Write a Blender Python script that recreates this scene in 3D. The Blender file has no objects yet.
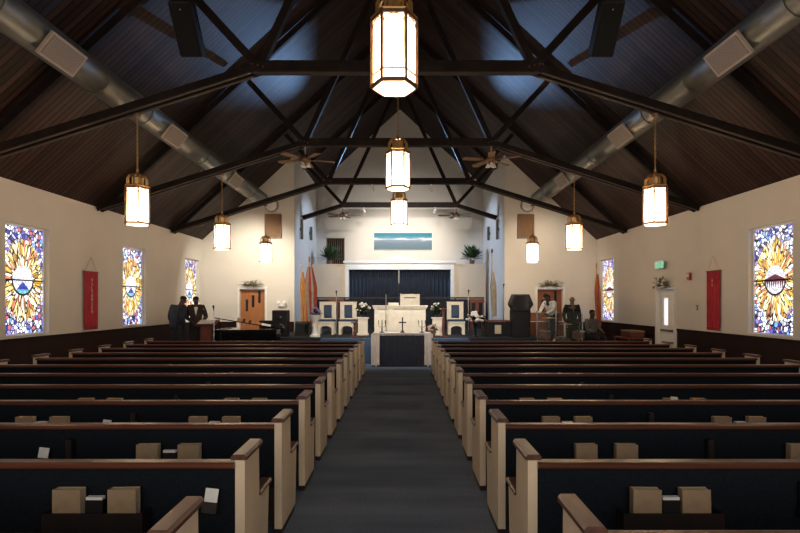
import bpy, bmesh, math, random
from mathutils import Vector, Matrix
random.seed(7)
SC = bpy.context.scene
COL = SC.collection

# ------------------------------------------------------------------ camera, world, lights, exposure
cam_d = bpy.data.cameras.new('camera')
cam = bpy.data.objects.new('camera', cam_d); COL.objects.link(cam)
cam.location = (0.09, 0.0, 1.75)
cam.rotation_euler = (math.radians(90), 0, 0)
cam_d.sensor_width = 36; cam_d.lens = 23.76
cam_d.shift_y = 35.5 / 800; cam_d.shift_x = -2 / 800
cam_d.clip_start = 0.05; cam_d.clip_end = 200
SC.camera = cam

W = bpy.data.worlds.new('sky'); SC.world = W; W.use_nodes = True
W.node_tree.nodes['Background'].inputs[0].default_value = (0.55, 0.7, 1.0, 1)
W.node_tree.nodes['Background'].inputs[1].default_value = 0.6
SC.view_settings.view_transform = 'Standard'
SC.view_settings.look = 'None'
SC.view_settings.gamma = 1.0
SC.view_settings.exposure = 0.55

def area_light(name, loc, target, size, size_y, power, color):
    d = bpy.data.lights.new(name, 'AREA'); d.shape = 'RECTANGLE'
    d.size = size; d.size_y = size_y; d.energy = power; d.color = color
    o = bpy.data.objects.new(name, d); COL.objects.link(o)
    o.location = loc
    o.rotation_euler = (Vector(target) - Vector(loc)).to_track_quat('-Z', 'Y').to_euler()
    return o
def spot_light(name, loc, target, power, color, angle=60, blend=0.8, radius=0.03):
    d = bpy.data.lights.new(name, 'SPOT'); d.energy = power; d.color = color
    d.spot_size = math.radians(angle); d.spot_blend = blend; d.shadow_soft_size = radius
    o = bpy.data.objects.new(name, d); COL.objects.link(o)
    o.location = loc
    o.rotation_euler = (Vector(target) - Vector(loc)).to_track_quat('-Z', 'Y').to_euler()
    return o
WARM = (1.0, 0.80, 0.58); COOL = (0.38, 0.60, 1.0)
# added fill light behind the camera; the wall there has no opening
area_light('rear_fill', (0, -2.6, 2.6), (0, 8, 2.2), 7.0, 2.6, 170, (1.0, 0.90, 0.80))
# wall_wash: beams of the spotlights on the far trusses
for sx in (-0.82, 0.98):
    spot_light('wall_wash', (sx, 16.32, 5.16), (sx * 0.5, 23.4, 4.1), 330, (1, 0.95, 0.88), 62)
for sx in (-1.35, 1.35):
    spot_light('wall_wash', (sx, 20.22, 5.3), (sx * 0.4, 23.4, 4.0), 260, (1, 0.95, 0.88), 80)
spot_light('pulpit_fill', (-0.9, 12.35, 5.2), (-0.9, 16.6, 1.2), 520, (1, 0.93, 0.84), 75)  # added pair of fill spots to brighten the stage, no fixtures
spot_light('pulpit_fill', (1.1, 12.35, 5.2), (1.3, 16.6, 1.2), 520, (1, 0.93, 0.84), 75)
spot_light('end_wall_fill', (-4.6, 16.25, 4.35), (-5.2, 18.6, 2.3), 330, (1, 0.93, 0.78), 110)  # added fill spots brightening the nave end wall, left stronger, no fixtures
spot_light('end_wall_fill', (4.6, 16.25, 4.35), (5.0, 18.6, 2.8), 110, (1, 0.86, 0.68), 110)
for s in (-1, 1):
    spot_light('ceiling_fill', (s * 0.5, 20.6, 6.4), (s * 3.0, 10.8, 7.0), 1500, (.3,.55,1.0), 26)  # added cool light for bluish patches on the roof, no lamp built
    spot_light('side_fill', (-s * 1.6, 20.6, 5.2), (s * 3.75, 21.2, 3.2), 650, (.5,.68,1.0), 62, 0.5)  # added cool light to tint the chancel side walls, source made up

# ------------------------------------------------------------------ materials
M = {}
def new_mat(name):
    m = bpy.data.materials.new(name); m.use_nodes = True
    nt = m.node_tree; return m, nt, nt.nodes['Principled BSDF']
def mat(name, col, rough=0.6, metal=0.0, noise=0.12, scale=8.0, bump=0.0, spec=0.5, stretch=None, coat=0.0):
    if name in M: return M[name]
    m, nt, b = new_mat(name)
    b.inputs['Roughness'].default_value = rough
    b.inputs['Metallic'].default_value = metal
    b.inputs['Specular IOR Level'].default_value = spec
    b.inputs['Coat Weight'].default_value = coat
    tc = nt.nodes.new('ShaderNodeTexCoord'); mp = nt.nodes.new('ShaderNodeMapping')
    if stretch: mp.inputs['Scale'].default_value = stretch
    nt.links.new(tc.outputs['Object'], mp.inputs[0])
    n = nt.nodes.new('ShaderNodeTexNoise'); n.inputs['Scale'].default_value = scale; n.inputs['Detail'].default_value = 4
    nt.links.new(mp.outputs[0], n.inputs['Vector'])
    r = nt.nodes.new('ShaderNodeValToRGB')
    r.color_ramp.elements[0].position = 0.3; r.color_ramp.elements[1].position = 0.7
    r.color_ramp.elements[0].color = (*[c * (1 - noise) for c in col], 1)
    r.color_ramp.elements[1].color = (*[min(1, c * (1 + noise)) for c in col], 1)
    nt.links.new(n.outputs['Fac'], r.inputs[0]); nt.links.new(r.outputs[0], b.inputs['Base Color'])
    if bump:
        bp = nt.nodes.new('ShaderNodeBump'); bp.inputs['Strength'].default_value = bump
        bp.inputs['Distance'].default_value = 0.02
        nt.links.new(n.outputs['Fac'], bp.inputs['Height']); nt.links.new(bp.outputs[0], b.inputs['Normal'])
    M[name] = m; return m
def glow(name, col, strength):
    m, nt, b = new_mat(name)
    b.inputs['Base Color'].default_value = (*col, 1)
    b.inputs['Emission Color'].default_value = (*col, 1)
    b.inputs['Emission Strength'].default_value = strength
    M[name] = m; return m

mat('plaster', (0.61, 0.565, 0.50), 0.9, noise=0.03, scale=1.5)
mat('plaster_warm', (0.74, 0.61, 0.45), 0.9, noise=0.03, scale=1.5)
mat('white_paint', (0.72, 0.70, 0.66), 0.5, noise=0.04)
mat('cream_paint', (0.74, 0.68, 0.56), 0.45, noise=0.08, scale=5)
mat('pew_cream', (0.62, 0.50, 0.36), 0.4, noise=0.10, scale=3, stretch=(1, 1, .3))
mat('rail_wood', (0.085, 0.027, 0.014), 0.38, noise=0.35, scale=6, stretch=(.15, 3, 3))
mat('cap_wood', (0.085, 0.036, 0.024), 0.35, noise=0.35, scale=8, stretch=(3, .3, 3))
mat('navy_fabric', (0.0075, 0.0100, 0.0145), 0.95, noise=0.25, scale=60, spec=0.1)
mat('dark_rack', (0.012, 0.0065, 0.0055), 0.5, noise=0.3)
mat('beam_wood', (0.013, 0.0075, 0.006), 0.75, noise=0.4, scale=5, spec=0.2)
mat('highlight_wood', (0.05, 0.036, 0.03), 0.7, spec=0.3)  # lighter brown, lantern highlight put into the colour
mat('gold', (0.55, 0.34, 0.14), 0.35, metal=0.85)
mat('bronze', (0.16, 0.085, 0.045), 0.4, metal=0.6)
mat('duct_metal', (0.13, 0.127, 0.11), 0.5, metal=0.65, noise=0.25, scale=3, stretch=(2, .5, 2))
mat('register_frame', (0.27, 0.22, 0.18), 0.6)
mat('black_plastic', (0.004, 0.004, 0.0045), 0.5)
mat('black_gloss', (0.006, 0.006, 0.007), 0.12, coat=0.6)
mat('black_cloth', (0.005, 0.005, 0.006), 0.9)
mat('navy_cloth', (0.013, 0.016, 0.028), 0.85, noise=0.3)
mat('blue_curtain', (0.007, 0.014, 0.030), 0.75, noise=0.3)
mat('blue_carpet', (0.045, 0.085, 0.17), 0.95, noise=0.15, scale=40)
mat('stage_carpet', (0.012, 0.014, 0.020), 0.95, noise=0.2, scale=40)
mat('chair_blue', (0.035, 0.06, 0.11), 0.8)
mat('white_cloth', (0.60, 0.55, 0.52), 0.85, noise=0.08)
mat('red_cloth', (0.36, 0.008, 0.022), 0.75, noise=0.2, scale=6)
mat('flag_red', (0.30, 0.045, 0.03), 0.8, noise=0.15)
mat('flag_gold', (0.50, 0.22, 0.05), 0.6, noise=0.15)
mat('flag_cream', (0.30, 0.26, 0.20), 0.8, noise=0.15)
mat('flag_blue', (0.03, 0.05, 0.18), 0.8)
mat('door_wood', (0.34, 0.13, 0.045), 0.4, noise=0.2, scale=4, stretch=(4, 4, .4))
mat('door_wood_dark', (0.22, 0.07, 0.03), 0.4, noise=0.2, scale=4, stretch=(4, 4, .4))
mat('cherry_wood', (0.14, 0.035, 0.02), 0.4, noise=0.25, scale=5)
mat('brown_panel', (0.16, 0.085, 0.04), 0.8, noise=0.2, scale=30)
mat('book_tan', (0.27, 0.19, 0.115), 0.75, noise=0.12, scale=20)
mat('book_page', (0.50, 0.42, 0.30), 0.8, noise=0.08, scale=60)
mat('paper', (0.72, 0.72, 0.70), 0.8)
mat('glass_dark', (0.012, 0.012, 0.014), 0.15)
mat('leaf', (0.035, 0.075, 0.025), 0.6, noise=0.4, scale=10)
mat('leaf_dry', (0.16, 0.15, 0.09), 0.7, noise=0.4, scale=10)
mat('petal_purple', (0.20, 0.12, 0.26), 0.7, noise=0.4, scale=20)
mat('petal_white', (0.7, 0.66, 0.6), 0.7)
mat('petal_pink', (0.5, 0.33, 0.28), 0.7, noise=0.3)
mat('chrome', (0.7, 0.7, 0.7), 0.2, metal=1.0)
mat('skin_dark', (0.075, 0.034, 0.020), 0.5)
mat('skin_mid', (0.20, 0.10, 0.06), 0.5)
mat('hair', (0.008, 0.006, 0.005), 0.8)
mat('suit_navy', (0.018, 0.022, 0.034), 0.8)
mat('suit_brown', (0.035, 0.022, 0.018), 0.8)
mat('suit_black', (0.010, 0.010, 0.011), 0.8)
mat('shirt_white', (0.66, 0.68, 0.66), 0.8)
mat('shirt_grey', (0.12, 0.115, 0.11), 0.8)
mat('trousers', (0.02, 0.02, 0.026), 0.8)
mat('eye', (0.5, 0.5, 0.48), 0.3)
mat('alarm_red', (0.35, 0.012, 0.012), 0.4)
mat('bed_white', (0.7, 0.7, 0.66), 0.4)
glow('lamp_glass', (1.0, 0.82, 0.62), 3.2)
def lamp_glass_mix():
    m = M['lamp_glass']; nt = m.node_tree; b = nt.nodes['Principled BSDF']
    tr = nt.nodes.new('ShaderNodeBsdfTransparent'); tr.inputs[0].default_value = (1, .93, .82, 1)
    mx = nt.nodes.new('ShaderNodeMixShader'); mx.inputs[0].default_value = 0.55
    nt.links.new(tr.outputs[0], mx.inputs[1]); nt.links.new(b.outputs[0], mx.inputs[2])
    nt.links.new(mx.outputs[0], nt.nodes['Material Output'].inputs[0])
lamp_glass_mix()
glow('exit_green', (0.16, 0.55, 0.36), 0.55)
glow('spot_lens', (1.0, 0.95, 0.88), 12.0)

def planks_mat(name, col, axis, width, gap=0.07, rough=0.55, vary=0.35):
    """boards whose joints repeat along one object axis"""
    m, nt, b = new_mat(name); N = nt.nodes.new; L = nt.links.new
    tc = N('ShaderNodeTexCoord'); sp = N('ShaderNodeSeparateXYZ'); L(tc.outputs['Object'], sp.inputs[0])
    dv = N('ShaderNodeMath'); dv.operation = 'DIVIDE'; dv.inputs[1].default_value = width
    L(sp.outputs[axis], dv.inputs[0])
    fl = N('ShaderNodeMath'); fl.operation = 'FLOOR'; L(dv.outputs[0], fl.inputs[0])
    fr = N('ShaderNodeMath'); fr.operation = 'FRACT'; L(dv.outputs[0], fr.inputs[0])
    wn = N('ShaderNodeTexWhiteNoise'); wn.noise_dimensions = '1D'; L(fl.outputs[0], wn.inputs['W'])
    mr = N('ShaderNodeMapRange'); mr.inputs[3].default_value = 1 - vary; mr.inputs[4].default_value = 1 + vary
    L(wn.outputs['Value'], mr.inputs[0])
    g = N('ShaderNodeMath'); g.operation = 'GREATER_THAN'; g.inputs[1].default_value = gap; L(fr.outputs[0], g.inputs[0])
    g2 = N('ShaderNodeMapRange'); g2.inputs[3].default_value = 0.25; g2.inputs[4].default_value = 1; L(g.outputs[0], g2.inputs[0])
    mu = N('ShaderNodeMath'); mu.operation = 'MULTIPLY'; L(mr.outputs[0], mu.inputs[0]); L(g2.outputs[0], mu.inputs[1])
    vm = N('ShaderNodeVectorMath'); vm.operation = 'SCALE'; vm.inputs[0].default_value = col
    L(mu.outputs[0], vm.inputs['Scale']); L(vm.outputs[0], b.inputs['Base Color'])
    b.inputs['Roughness'].default_value = rough; b.inputs['Specular IOR Level'].default_value = 0.12
    bp = N('ShaderNodeBump'); bp.inputs['Strength'].default_value = 0.6; bp.inputs['Distance'].default_value = 0.01
    L(g.outputs[0], bp.inputs['Height']); L(bp.outputs[0], b.inputs['Normal'])
    M[name] = m
planks_mat('roof_planks', (0.034, 0.018, 0.0145), 'Y', 0.12, gap=0.25, vary=0.45)
planks_mat('wainscot', (0.020, 0.0078, 0.0075), 'Y', 0.30, gap=0.03, vary=0.12)
planks_mat('wainscot_end', (0.020, 0.009, 0.008), 'X', 0.30, gap=0.03, vary=0.12)

def carpet():
    m, nt, b = new_mat('carpet'); N = nt.nodes.new; L = nt.links.new
    tc = N('ShaderNodeTexCoord')
    mp = N('ShaderNodeMapping'); mp.inputs['Scale'].default_value = (0.25, 2.2, 1); L(tc.outputs['Object'], mp.inputs[0])
    n1 = N('ShaderNodeTexNoise'); n1.inputs['Scale'].default_value = 1.6; n1.inputs['Detail'].default_value = 3; L(mp.outputs[0], n1.inputs['Vector'])
    n2 = N('ShaderNodeTexNoise'); n2.inputs['Scale'].default_value = 55; n2.inputs['Detail'].default_value = 3; L(tc.outputs['Object'], n2.inputs['Vector'])
    mx = N('ShaderNodeMix'); mx.inputs[0].default_value = 0.45; L(n1.outputs['Fac'], mx.inputs[2]); L(n2.outputs['Fac'], mx.inputs[3])
    r = N('ShaderNodeValToRGB'); r.color_ramp.elements[0].position = 0.35; r.color_ramp.elements[1].position = 0.65
    r.color_ramp.elements[0].color = (0.082, 0.108, 0.155, 1); r.color_ramp.elements[1].color = (0.140, 0.178, 0.245, 1)
    L(mx.outputs[0], r.inputs[0]); L(r.outputs[0], b.inputs['Base Color'])
    b.inputs['Roughness'].default_value = 0.95; b.inputs['Specular IOR Level'].default_value = 0.1
    bp = N('ShaderNodeBump'); bp.inputs['Strength'].default_value = 0.5; bp.inputs['Distance'].default_value = 0.01
    L(n2.outputs['Fac'], bp.inputs['Height']); L(bp.outputs[0], b.inputs['Normal'])
    M['carpet'] = m
carpet()

def grille_mat(name, col, scale):
    m, nt, b = new_mat(name); N = nt.nodes.new; L = nt.links.new
    tc = N('ShaderNodeTexCoord'); ck = N('ShaderNodeTexChecker'); ck.inputs['Scale'].default_value = scale
    ck.inputs['Color1'].default_value = (*col, 1); ck.inputs['Color2'].default_value = (*[c * .55 for c in col], 1)
    L(tc.outputs['Object'], ck.inputs['Vector']); L(ck.outputs[0], b.inputs['Base Color'])
    b.inputs['Roughness'].default_value = 0.7
    M[name] = m
grille_mat('register_grille', (0.20, 0.155, 0.125), 50)

def stained_mat(name, seed, medal):
    """window leads and coloured panes lit from outside; object axes: Y along the wall, Z up, origin at centre"""
    m, nt, b = new_mat(name); N = nt.nodes.new; L = nt.links.new
    def math_(op, a, c=None, d=None):
        n = N('ShaderNodeMath'); n.operation = op
        for i, v in enumerate((a, c, d)):
            if v is None: continue
            if isinstance(v, (int, float)): n.inputs[i].default_value = v
            else: L(v, n.inputs[i])
        return n.outputs[0]
    def mixc(f, a, c):
        n = N('ShaderNodeMix'); n.data_type = 'RGBA'
        if isinstance(f, (int, float)): n.inputs[0].default_value = f
        else: L(f, n.inputs[0])
        for i, v in ((6, a), (7, c)):
            if isinstance(v, tuple): n.inputs[i].default_value = (*v, 1)
            else: L(v, n.inputs[i])
        return n.outputs[2]
    tc = N('ShaderNodeTexCoord'); sp = N('ShaderNodeSeparateXYZ'); L(tc.outputs['Object'], sp.inputs[0])
    y = sp.outputs['Y']; z = sp.outputs['Z']
    zs = math_('MULTIPLY', z, 0.72)
    r = math_('SQRT', math_('ADD', math_('MULTIPLY', y, y), math_('MULTIPLY', zs, zs)))
    a = math_('ARCTAN2', zs, y)
    # rays: stretched cells in (angle, radius)
    cv = N('ShaderNodeCombineXYZ'); L(math_('MULTIPLY', a, 5.2), cv.inputs[0]); L(math_('MULTIPLY', r, 2.6), cv.inputs[1]); cv.inputs[2].default_value = seed
    cb = N('ShaderNodeCombineXYZ'); L(y, cb.inputs[0]); L(z, cb.inputs[1]); cb.inputs[2].default_value = seed * .37
    def cells(vec, scale, lead):
        v = N('ShaderNodeTexVoronoi'); v.inputs['Scale'].default_value = scale; L(vec, v.inputs['Vector'])
        e = N('ShaderNodeTexVoronoi'); e.feature = 'DISTANCE_TO_EDGE'; e.inputs['Scale'].default_value = scale; L(vec, e.inputs['Vector'])
        s = N('ShaderNodeSeparateColor'); L(v.outputs['Color'], s.inputs[0])
        return s.outputs[0], math_('GREATER_THAN', e.outputs['Distance'], lead)
    rc, rl = cells(cv.outputs[0], 2.3, 0.085)
    bc, bl = cells(cb.outputs[0], 13.0, 0.10)
    def ramp(f, cols):
        n = N('ShaderNodeValToRGB'); n.color_ramp.interpolation = 'CONSTANT'
        while len(n.color_ramp.elements) < len(cols): n.color_ramp.elements.new(1)
        for i, c in enumerate(cols):
            n.color_ramp.elements[i].position = i / len(cols); n.color_ramp.elements[i].color = (*c, 1)
        L(f, n.inputs[0]); return n.outputs[0]
    rays = ramp(rc, [(0.75, 0.50, 0.08), (0.95, 0.82, 0.45), (0.40, 0.20, 0.03), (1, 0.93, 0.75), (0.70, 0.38, 0.06), (0.9, 0.72, 0.28), (1, 0.95, 0.85), (0.55, 0.20, 0.10)])
    border = ramp(bc, [(0.10, 0.10, 0.42), (0.80, 0.85, 1.0), (0.03, 0.04, 0.25), (0.9, 0.92, 1.0), (0.26, 0.20, 0.50), (0.85, 0.9, 1), (0.45, 0.12, 0.14), (0.16, 0.34, 0.75), (0.8, 0.78, 0.92), (0.5, 0.5, 0.85)])
    nz = N('ShaderNodeTexNoise'); nz.inputs['Scale'].default_value = 7; L(cv.outputs[0], nz.inputs['Vector'])
    rr = math_('ADD', r, math_('MULTIPLY', math_('SUBTRACT', nz.outputs['Fac'], 0.5), 0.28))
    isb = math_('GREATER_THAN', rr, 0.545)
    col = mixc(isb, rays, border)
    lead = math_('ADD', math_('MULTIPLY', isb, bl), math_('MULTIPLY', math_('SUBTRACT', 1.0, isb), rl))
    # medallion disc
    r2 = math_('SQRT', math_('ADD', math_('MULTIPLY', y, y), math_('MULTIPLY', z, z)))
    ins = math_('LESS_THAN', r2, 0.27)
    ring = math_('MULTIPLY', math_('MULTIPLY', math_('GREATER_THAN', r2, 0.25), math_('LESS_THAN', r2, 0.29)), math_('LESS_THAN', z, 0.02))
    disc = mixc(math_('GREATER_THAN', bc, 0.5), (0.95, 0.93, 1.0), (0.72, 0.72, 0.9))
    if medal == 'boat':     # blue hull and waves in the lower half
        tri = math_('LESS_THAN', z, math_('SUBTRACT', -0.02, math_('MULTIPLY', math_('ABSOLUTE', y), 0.9)))
        disc = mixc(tri, disc, (0.03, 0.05, 0.3))
        disc = mixc(math_('LESS_THAN', z, -0.17), disc, (0.15, 0.45, 0.65))
    else:                   # dark spread wings
        ay = math_('ABSOLUTE', y)
        w = N('ShaderNodeTexWave'); w.inputs['Scale'].default_value = 5.5; L(cb.outputs[0], w.inputs['Vector'])
        lo = math_('SUBTRACT', math_('MULTIPLY', w.outputs['Fac'], -0.14), 0.02)
        up = math_('SUBTRACT', 0.12, math_('MULTIPLY', ay, 0.35))
        bird = math_('MULTIPLY', math_('GREATER_THAN', z, lo), math_('LESS_THAN', z, up))
        disc = mixc(bird, disc, (0.10, 0.015, 0.03))
    col = mixc(ins, col, disc)
    lead = math_('ADD', math_('MULTIPLY', lead, math_('SUBTRACT', 1.0, ins)), math_('MULTIPLY', ins, math_('MAXIMUM', bl, 0.45)))
    lead = math_('MULTIPLY', lead, math_('SUBTRACT', 1.0, ring))
    col = mixc(lead, (0.01, 0.01, 0.012), col)
    L(col, b.inputs['Emission Color']); b.inputs['Emission Strength'].default_value = 1.35
    b.inputs['Base Color'].default_value = (0.02, 0.02, 0.03, 1); b.inputs['Roughness'].default_value = 0.2
    M[name] = m
stained_mat('stained_boat', 1.3, 'boat'); stained_mat('stained_wings', 4.7, 'wings')
stained_mat('stained_boat_b', 7.1, 'boat'); stained_mat('stained_wings_b', 9.4, 'wings')

# ------------------------------------------------------------------ mesh helpers
class MB:
    def __init__(s): s.bm = bmesh.new()
    def box(s, x0, x1, y0, y1, z0, z1):
        P = [s.bm.verts.new(p) for p in ((x0,y0,z0),(x1,y0,z0),(x1,y1,z0),(x0,y1,z0),(x0,y0,z1),(x1,y0,z1),(x1,y1,z1),(x0,y1,z1))]
        for f in ((3,2,1,0),(4,5,6,7),(0,1,5,4),(1,2,6,5),(2,3,7,6),(3,0,4,7)): s.bm.faces.new([P[i] for i in f])
        return s
    def bevbox(s, x0, x1, y0, y1, z0, z1, b=0.01, seg=2):
        t = bmesh.new()
        P = [t.verts.new(p) for p in ((x0,y0,z0),(x1,y0,z0),(x1,y1,z0),(x0,y1,z0),(x0,y0,z1),(x1,y0,z1),(x1,y1,z1),(x0,y1,z1))]
        for f in ((3,2,1,0),(4,5,6,7),(0,1,5,4),(1,2,6,5),(2,3,7,6),(3,0,4,7)): t.faces.new([P[i] for i in f])
        bmesh.ops.bevel(t, geom=t.edges[:], offset=b, segments=seg, affect='EDGES')
        s.add(t); return s
    def add(s, t, mtx=None):
        me = bpy.data.meshes.new('tmp'); t.to_mesh(me); t.free()
        if mtx: me.transform(mtx)
        s.bm.from_mesh(me); bpy.data.meshes.remove(me)
    def prism(s, pts, x0, x1, axis='X'):
        """pts in the plane normal to axis: X->(y,z), Y->(x,z), Z->(x,y)"""
        def P(a, p):
            return {'X': (a, p[0], p[1]), 'Y': (p[0], a, p[1]), 'Z': (p[0], p[1], a)}[axis]
        A = [s.bm.verts.new(P(x0, p)) for p in pts]; B = [s.bm.verts.new(P(x1, p)) for p in pts]
        n = len(pts)
        s.bm.faces.new(A[::-1]); s.bm.faces.new(B)
        for i in range(n): s.bm.faces.new((A[i], A[(i+1)%n], B[(i+1)%n], B[i]))
        return s
    def bar(s, p, q, w, h, up=(0,0,1)):
        """rectangular beam from p to q, h measured along 'up', w across"""
        p = Vector(p); q = Vector(q); d = (q-p).normalized(); u = Vector(up)
        sd = d.cross(u).normalized(); u = sd.cross(d).normalized()
        V = []
        for c in (p, q):
            for a, b_ in ((-1,-1),(1,-1),(1,1),(-1,1)): V.append(s.bm.verts.new(c + sd*a*w/2 + u*b_*h/2))
        for f in ((3,2,1,0),(4,5,6,7),(0,1,5,4),(1,2,6,5),(2,3,7,6),(3,0,4,7)): s.bm.faces.new([V[i] for i in f])
        return s
    def tube(s, pts, r, n=8, caps=True):
        pts = [Vector(p) for p in pts]; rr = r if isinstance(r, (list, tuple)) else [r]*len(pts)
        rings = []
        ref = Vector((0,0,1)) if abs((pts[1]-pts[0]).normalized().z) < .9 else Vector((0,1,0))
        for i, p in enumerate(pts):
            d = (pts[min(i+1, len(pts)-1)] - pts[max(i-1, 0)]).normalized()
            a = d.cross(ref).normalized(); b_ = d.cross(a).normalized()
            rings.append([s.bm.verts.new(p + (a*math.cos(t*2*math.pi/n) + b_*math.sin(t*2*math.pi/n))*rr[i]) for t in range(n)])
        for A, B in zip(rings, rings[1:]):
            for t in range(n): s.bm.faces.new((A[t], A[(t+1)%n], B[(t+1)%n], B[t]))
        if caps: s.bm.faces.new(rings[0][::-1]); s.bm.faces.new(rings[-1])
        return s
    def lathe(s, prof, c=(0,0), n=16, rot=0):
        rings = []
        for r, z in prof:
            rings.append([s.bm.verts.new((c[0]+max(r,.0005)*math.cos(rot+t*2*math.pi/n), c[1]+max(r,.0005)*math.sin(rot+t*2*math.pi/n), z)) for t in range(n)])
        for A, B in zip(rings, rings[1:]):
            for t in range(n): s.bm.faces.new((A[t], A[(t+1)%n], B[(t+1)%n], B[t]))
        s.bm.faces.new(rings[0][::-1]); s.bm.faces.new(rings[-1])
        return s
    def ball(s, c, r, sc=(1,1,1), n=10):
        t = bmesh.new(); bmesh.ops.create_uvsphere(t, u_segments=n, v_segments=max(6, n*2//3), radius=r)
        s.add(t, Matrix.Translation(c) @ Matrix.Diagonal((*sc, 1))); return s
    def quad(s, a, b_, c, d):
        s.bm.faces.new([s.bm.verts.new(p) for p in (a, b_, c, d)]); return s
    def leaf(s, p, d, L_, w, droop=0.3):
        p = Vector(p); d = Vector(d).normalized(); sd = d.cross(Vector((0,0,1)))
        if sd.length < .1: sd = Vector((1,0,0))
        sd.normalize()
        m_ = p + d*L_*.5 + sd*w*.5; m2 = p + d*L_*.5 - sd*w*.5; e = p + d*L_ - Vector((0,0,droop*L_))
        V = [s.bm.verts.new(v) for v in (p, m_, e, m2)]; s.bm.faces.new(V); return s
    def build(s, name, m, parent=None, smooth=False, loc=None):
        bmesh.ops.recalc_face_normals(s.bm, faces=s.bm.faces[:])
        me = bpy.data.meshes.new(name); s.bm.to_mesh(me); s.bm.free()
        if smooth:
            for p in me.polygons: p.use_smooth = True
            try: me.set_sharp_from_angle(angle=math.radians(38))
            except Exception: pass
        me.materials.append(M[m] if isinstance(m, str) else m)
        o = bpy.data.objects.new(name, me); COL.objects.link(o)
        if parent: o.parent = parent
        if loc: o.location = loc
        return o
def tag(o, label, cat, group=None):
    o['label'] = label; o['category'] = cat
    if group: o['group'] = group
    return o
def thing(name, label, cat, loc=(0,0,0), rz=0, group=None):
    o = bpy.data.objects.new(name, None); COL.objects.link(o)
    o.empty_display_size = .1
    o.location = loc; o.rotation_euler = (0,0,rz)
    return tag(o, label, cat, group)
def struct(name, mb, m, smooth=False):
    o = mb.build(name, m, None, smooth); o['kind'] = 'structure'; return o
def structure_empty(name, loc=(0,0,0), rz=0):
    o = bpy.data.objects.new(name, None); COL.objects.link(o); o.location = loc; o.rotation_euler = (0,0,rz)
    o['kind'] = 'structure'; return o
def copy_tree(o, parent=None):
    c = o.copy(); COL.objects.link(c)
    if parent: c.parent = parent
    for ch in [x for x in o.children]: copy_tree(ch, c)
    return c
ORD = ['first','second','third','fourth','fifth','sixth','seventh','eighth','ninth','tenth','eleventh','twelfth']
def X(px, D): return 0.09 + (px - 402) * D / 528
def Z(py, D): return 1.75 - (py - 302) * D / 528

# ------------------------------------------------------------------ setting
HW = 6.94; EZ = 3.94; SL = 0.92; YR = 18.6; YC = 23.5; YB = -3.0; CH = 3.70
def roof_z(x): return EZ + SL * (HW - abs(x))
struct('floor', MB().box(-HW-.4, HW+.4, YB-.3, YC+.3, -.2, 0), 'carpet')
# roof: two sloping slabs
for nm, s in (('ceiling', -1), ('ceiling_right', 1)):
    xo = HW + .5
    pts = [(s*xo, roof_z(xo)), (0, roof_z(0)), (0, roof_z(0)+.2), (s*xo, roof_z(xo)+.2)]
    struct('ceiling' if s < 0 else 'ceiling.001', MB().prism(pts, YB-.3, YC+.3, 'Y'), 'roof_planks')
T = [4.4, 8.3, 12.2, 16.1]          # truss distances in the nave
WIN = [(t+1.0, t+2.2) for t in T[:0]]
WZ0, WZ1 = 1.12, 3.19
def side_wall(name, s, openings):
    mb = MB(); xi = s*HW; xo = s*(HW+.3); x0, x1 = min(xi, xo), max(xi, xo)
    y = YB
    for (a, b_, z0, z1) in sorted(openings):
        mb.box(x0, x1, y, a, 0, EZ)
        if z0 > 0: mb.box(x0, x1, a, b_, 0, z0)
        mb.box(x0, x1, a, b_, z1, EZ)
        y = b_
    mb.box(x0, x1, y, YR+.3, 0, EZ)
    struct(name, mb, 'plaster')
wl = [(1.5,2.7), (5.4,6.6), (9.36,10.52), (13.3,14.5), (17.15,18.3)]
wr = [(1.5,2.7), (5.4,6.6), (9.25,10.45), (17.1,18.3)]
DY0, DY1 = 13.2, 14.2
side_wall('wall_left', -1, [(a, b_, WZ0, WZ1) for a, b_ in wl])
side_wall('wall_right', 1, [(a, b_, WZ0, WZ1) for a, b_ in wr] + [(DY0, DY1, 0, 2.15)])
struct('wall_back', MB().prism([(-HW-.3,0),(HW+.3,0),(HW+.3,EZ-.2),(0,roof_z(0)-.02),(-HW-.3,EZ-.2)], YB-.25, YB, 'Y'), 'plaster')
# nave end wall beside the chancel opening
for nm, s in (('wall_front', -1), ('wall_front.001', 1)):
    d0, d1 = (4.72, 5.64) if s < 0 else (4.84, 5.76)    # door opening |x|
    a = [(s*CH,0),(s*d0,0),(s*d0,2.24),(s*d1,2.24),(s*d1,0),(s*(HW),0),(s*HW,roof_z(HW)+.05),(s*CH,roof_z(CH)+.05)]
    struct(nm, MB().prism(a, YR, YR+.3, 'Y'), 'plaster')
for nm, s in (('wall_chancel_left', -1), ('wall_chancel_right', 1)):
    struct(nm, MB().box(min(s*CH, s*(CH+.3)), max(s*CH, s*(CH+.3)), YR+.3, YC, 0, roof_z(CH)+.05), 'plaster')
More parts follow.
